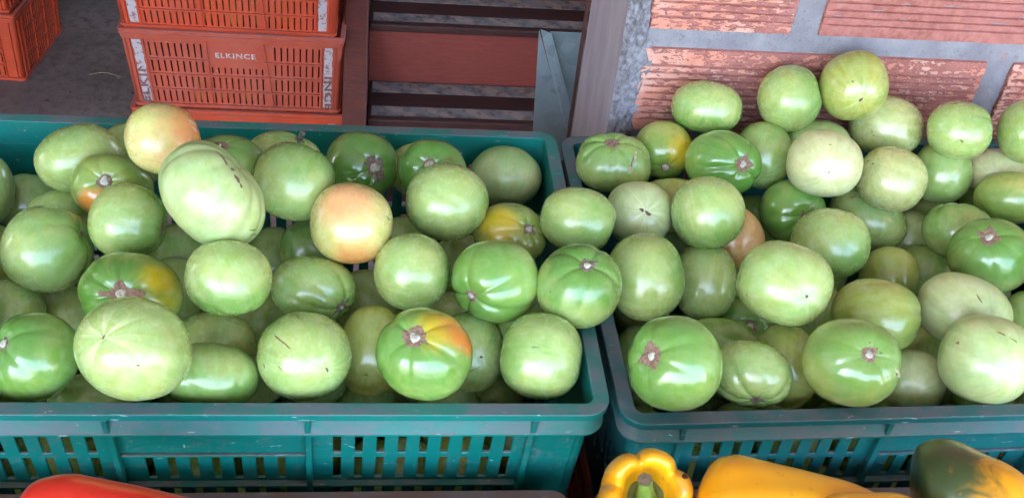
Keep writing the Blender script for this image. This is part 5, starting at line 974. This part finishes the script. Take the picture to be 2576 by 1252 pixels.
def ring_pepper():
    c = at(1630, 1247, .742); axis = (-CW*.95+CU*.30); axis /= np.linalg.norm(axis); B_ = basis(axis)
    root = thing('pepper', 'yellow bell pepper seen from above with green stem in its hollow and a black spot', 'pepper', tuple(c), 'peppers in the front row')
    lob = [0.35, 1.35, 2.25, 3.35, 4.4, 5.35]
    prof = [(.010, -.062), (.022, -.060), (.030, -.050), (.0345, -.035), (.0358, -.018), (.0350, -.004), (.0330, .005), (.0300, .0100), (.0265, .0116), (.0228, .0100), (.0198, .004), (.0180, -.004), (.0162, -.012), (.012, -.0185), (.005, -.020), (.0, -.020)]
    # refine the profile
    pr = np.array(prof); tt = np.linspace(0, len(pr)-1, 60); P = np.stack([np.interp(tt, np.arange(len(pr)), pr[:, k]) for k in (0, 1)], 1)
    for _ in range(3): P[1:-1] = (P[:-2]+2*P[1:-1]+P[2:])/4
    n = 120; V = []
    for i, (r_, z) in enumerate(P):
        for j in range(n):
            a = 2*math.pi*j/n; g = sum(math.exp(-(abs((a-p+math.pi) % (2*math.pi)-math.pi)/.17)**1.5) for p in lob)
            top = math.exp(-((z-.008)/.016)**2)
            rr = r_*(1-.115*g*(1 if z > -.03 else .4)*(1 if i < 42 else .5)) + (.0018*g*top if i > 42 else 0)
            sx, sy = 1.0, .97
            zz = z-.0062*g*top+.0012*math.sin(a*2+1)*top
            V.append((B_ @ np.array([rr*math.cos(a)*sx, rr*math.sin(a)*sy, zz])))
    V = np.array(V); F = [(i*n+j, i*n+(j+1) % n, (i+1)*n+(j+1) % n, (i+1)*n+j) for i in range(len(P)-1) for j in range(n)]
    me = mesh_from('pepper', V, F, M['pep_y'], True); fix_normals(me)
    tint = np.zeros((len(V), 4), np.float32); g = at(1735, 1230, .72)-c; d = np.linalg.norm(V-g, axis=1); tint[:, :3] = (.72, .22, .03); tint[:, 3] = np.clip(1.0-d/.03, 0, .8)
    ca = me.attributes.new('tint', 'FLOAT_COLOR', 'POINT'); ca.data.foreach_set('color', tint.ravel())
    link('flesh', me, root)
    # calyx and stem
    V = []; F = []; n2 = 30
    for i in range(7):
        r_ = (.0005, .0045, .009, .0125, .0148, .0162, .0172)[i]; z = (-.0150, -.0152, -.0156, -.0160, -.0152, -.0135, -.0118)[i]
        for j in range(n2): a = 2*math.pi*j/n2; rr = r_*(1+.10*math.sin(6*a)*(i/6)); V.append(B_ @ np.array([rr*math.cos(a), rr*math.sin(a), z]))
    F = [(i*n2+j, i*n2+(j+1) % n2, (i+1)*n2+(j+1) % n2, (i+1)*n2+j) for i in range(6) for j in range(n2)]
    link('calyx', mesh_from('calyx', V, F, M['pep_in'], True), root)
    p0 = B_ @ np.array([0, 0, -.016]); p1 = (at(1622, 1205, .733)-c); V = []; n3 = 20; m3 = 10
    ax = p1-p0; ax /= np.linalg.norm(ax); E = basis(ax)
    for i in range(m3+1):
        f = i/m3; r_ = .0045*(1-f)**1.8+.0042+.0008*f; cc = p0+(p1-p0)*f+E[:, 0]*.0015*math.sin(f*3)
        for j in range(n3): a = 2*math.pi*j/n3; rr = r_*(1+.07*math.sin(5*a)); V.append(cc+rr*(math.cos(a)*E[:, 0]+math.sin(a)*E[:, 1]))
    F = [(i*n3+j, i*n3+(j+1) % n3, (i+1)*n3+(j+1) % n3, (i+1)*n3+j) for i in range(m3) for j in range(n3)]
    stt = link('stem', mesh_from('stem', V, F, M['pep_stem'], True), root)
    V = [p1+ax*.0008]+[p1+ax*.0002+.0050*(math.cos(2*math.pi*j/n3)*E[:, 0]+math.sin(2*math.pi*j/n3)*E[:, 1]) for j in range(n3)]
    link('cut_end', mesh_from('cut', V, [(0, 1+j, 1+(j+1) % n3) for j in range(n3)], M['pep_cap']), stt)
    # black rot spot sits on the right shoulder
    deps = bpy.context.evaluated_depsgraph_get()
    from mathutils.bvhtree import BVHTree
    bv = BVHTree.FromPolygons([Vector(v) for v in np.array([tuple(x.co) for x in me.vertices])], [tuple(p.vertices) for p in me.polygons])
    V = []; F = []; n4 = 20
    for i in range(4):
        for j in range(n4):
            a = 2*math.pi*j/n4; rp = 11*i/3*(1+.12*math.sin(3*a)); o_ = at(1725+rp*math.cos(a), 1195+rp*math.sin(a), .5)-c; d_ = o_+c-C0; d_ /= np.linalg.norm(d_)
            hit = bv.ray_cast(Vector(o_), Vector(d_))[0]; hit = np.array(hit) if hit is not None and (not V or np.linalg.norm(np.array(hit)-V[0]) < .006) else V[-1]+d_*.0004
            V.append(hit-d_*(.0006 if i < 3 else -.0004))
    F = [(i*n4+j, i*n4+(j+1) % n4, (i+1)*n4+(j+1) % n4, (i+1)*n4+j) for i in range(3) for j in range(n4)]
    link('rot_spot', mesh_from('rot_spot', V, F, M['rot'], True), root)
ring_pepper()
rp = random.Random(21)
def pile(x0, x1, mat, lab, grp, n, z0):
    for k in range(n):
        x = x0+(x1-x0)*((k % 3)+.5)/3; row = k//3; y = -.105-.083*(row % 4)-.0; z = z0+rp.uniform(-.006, .004)
        L_ = rp.uniform(.062, .075); a = rp.uniform(-.35, .35); dx, dy = math.cos(a)*L_, math.sin(a)*L_*.5
        r0 = sweep_pepper([(x-dx, y-dy, z), (x-dx*.4, y-dy*.4, z+.003), (x+dx*.4, y+dy*.4, z+.002), (x+dx, y+dy, z-.006)], [.030, .038, .035, .022], (0, 0, 1), .05, 3, 30+k, mat, lab)[0]
        r0['group'] = grp
pile(.03, .55, M['pep_y'], 'yellow pepper in the front row crate, under the ones in view', 'yellow peppers under those in view', 12, -.088)
pile(-.60, -.06, M['pep_r'], 'red pepper in the front row crate, under the long red one', 'red peppers under the one in view', 12, -.092)
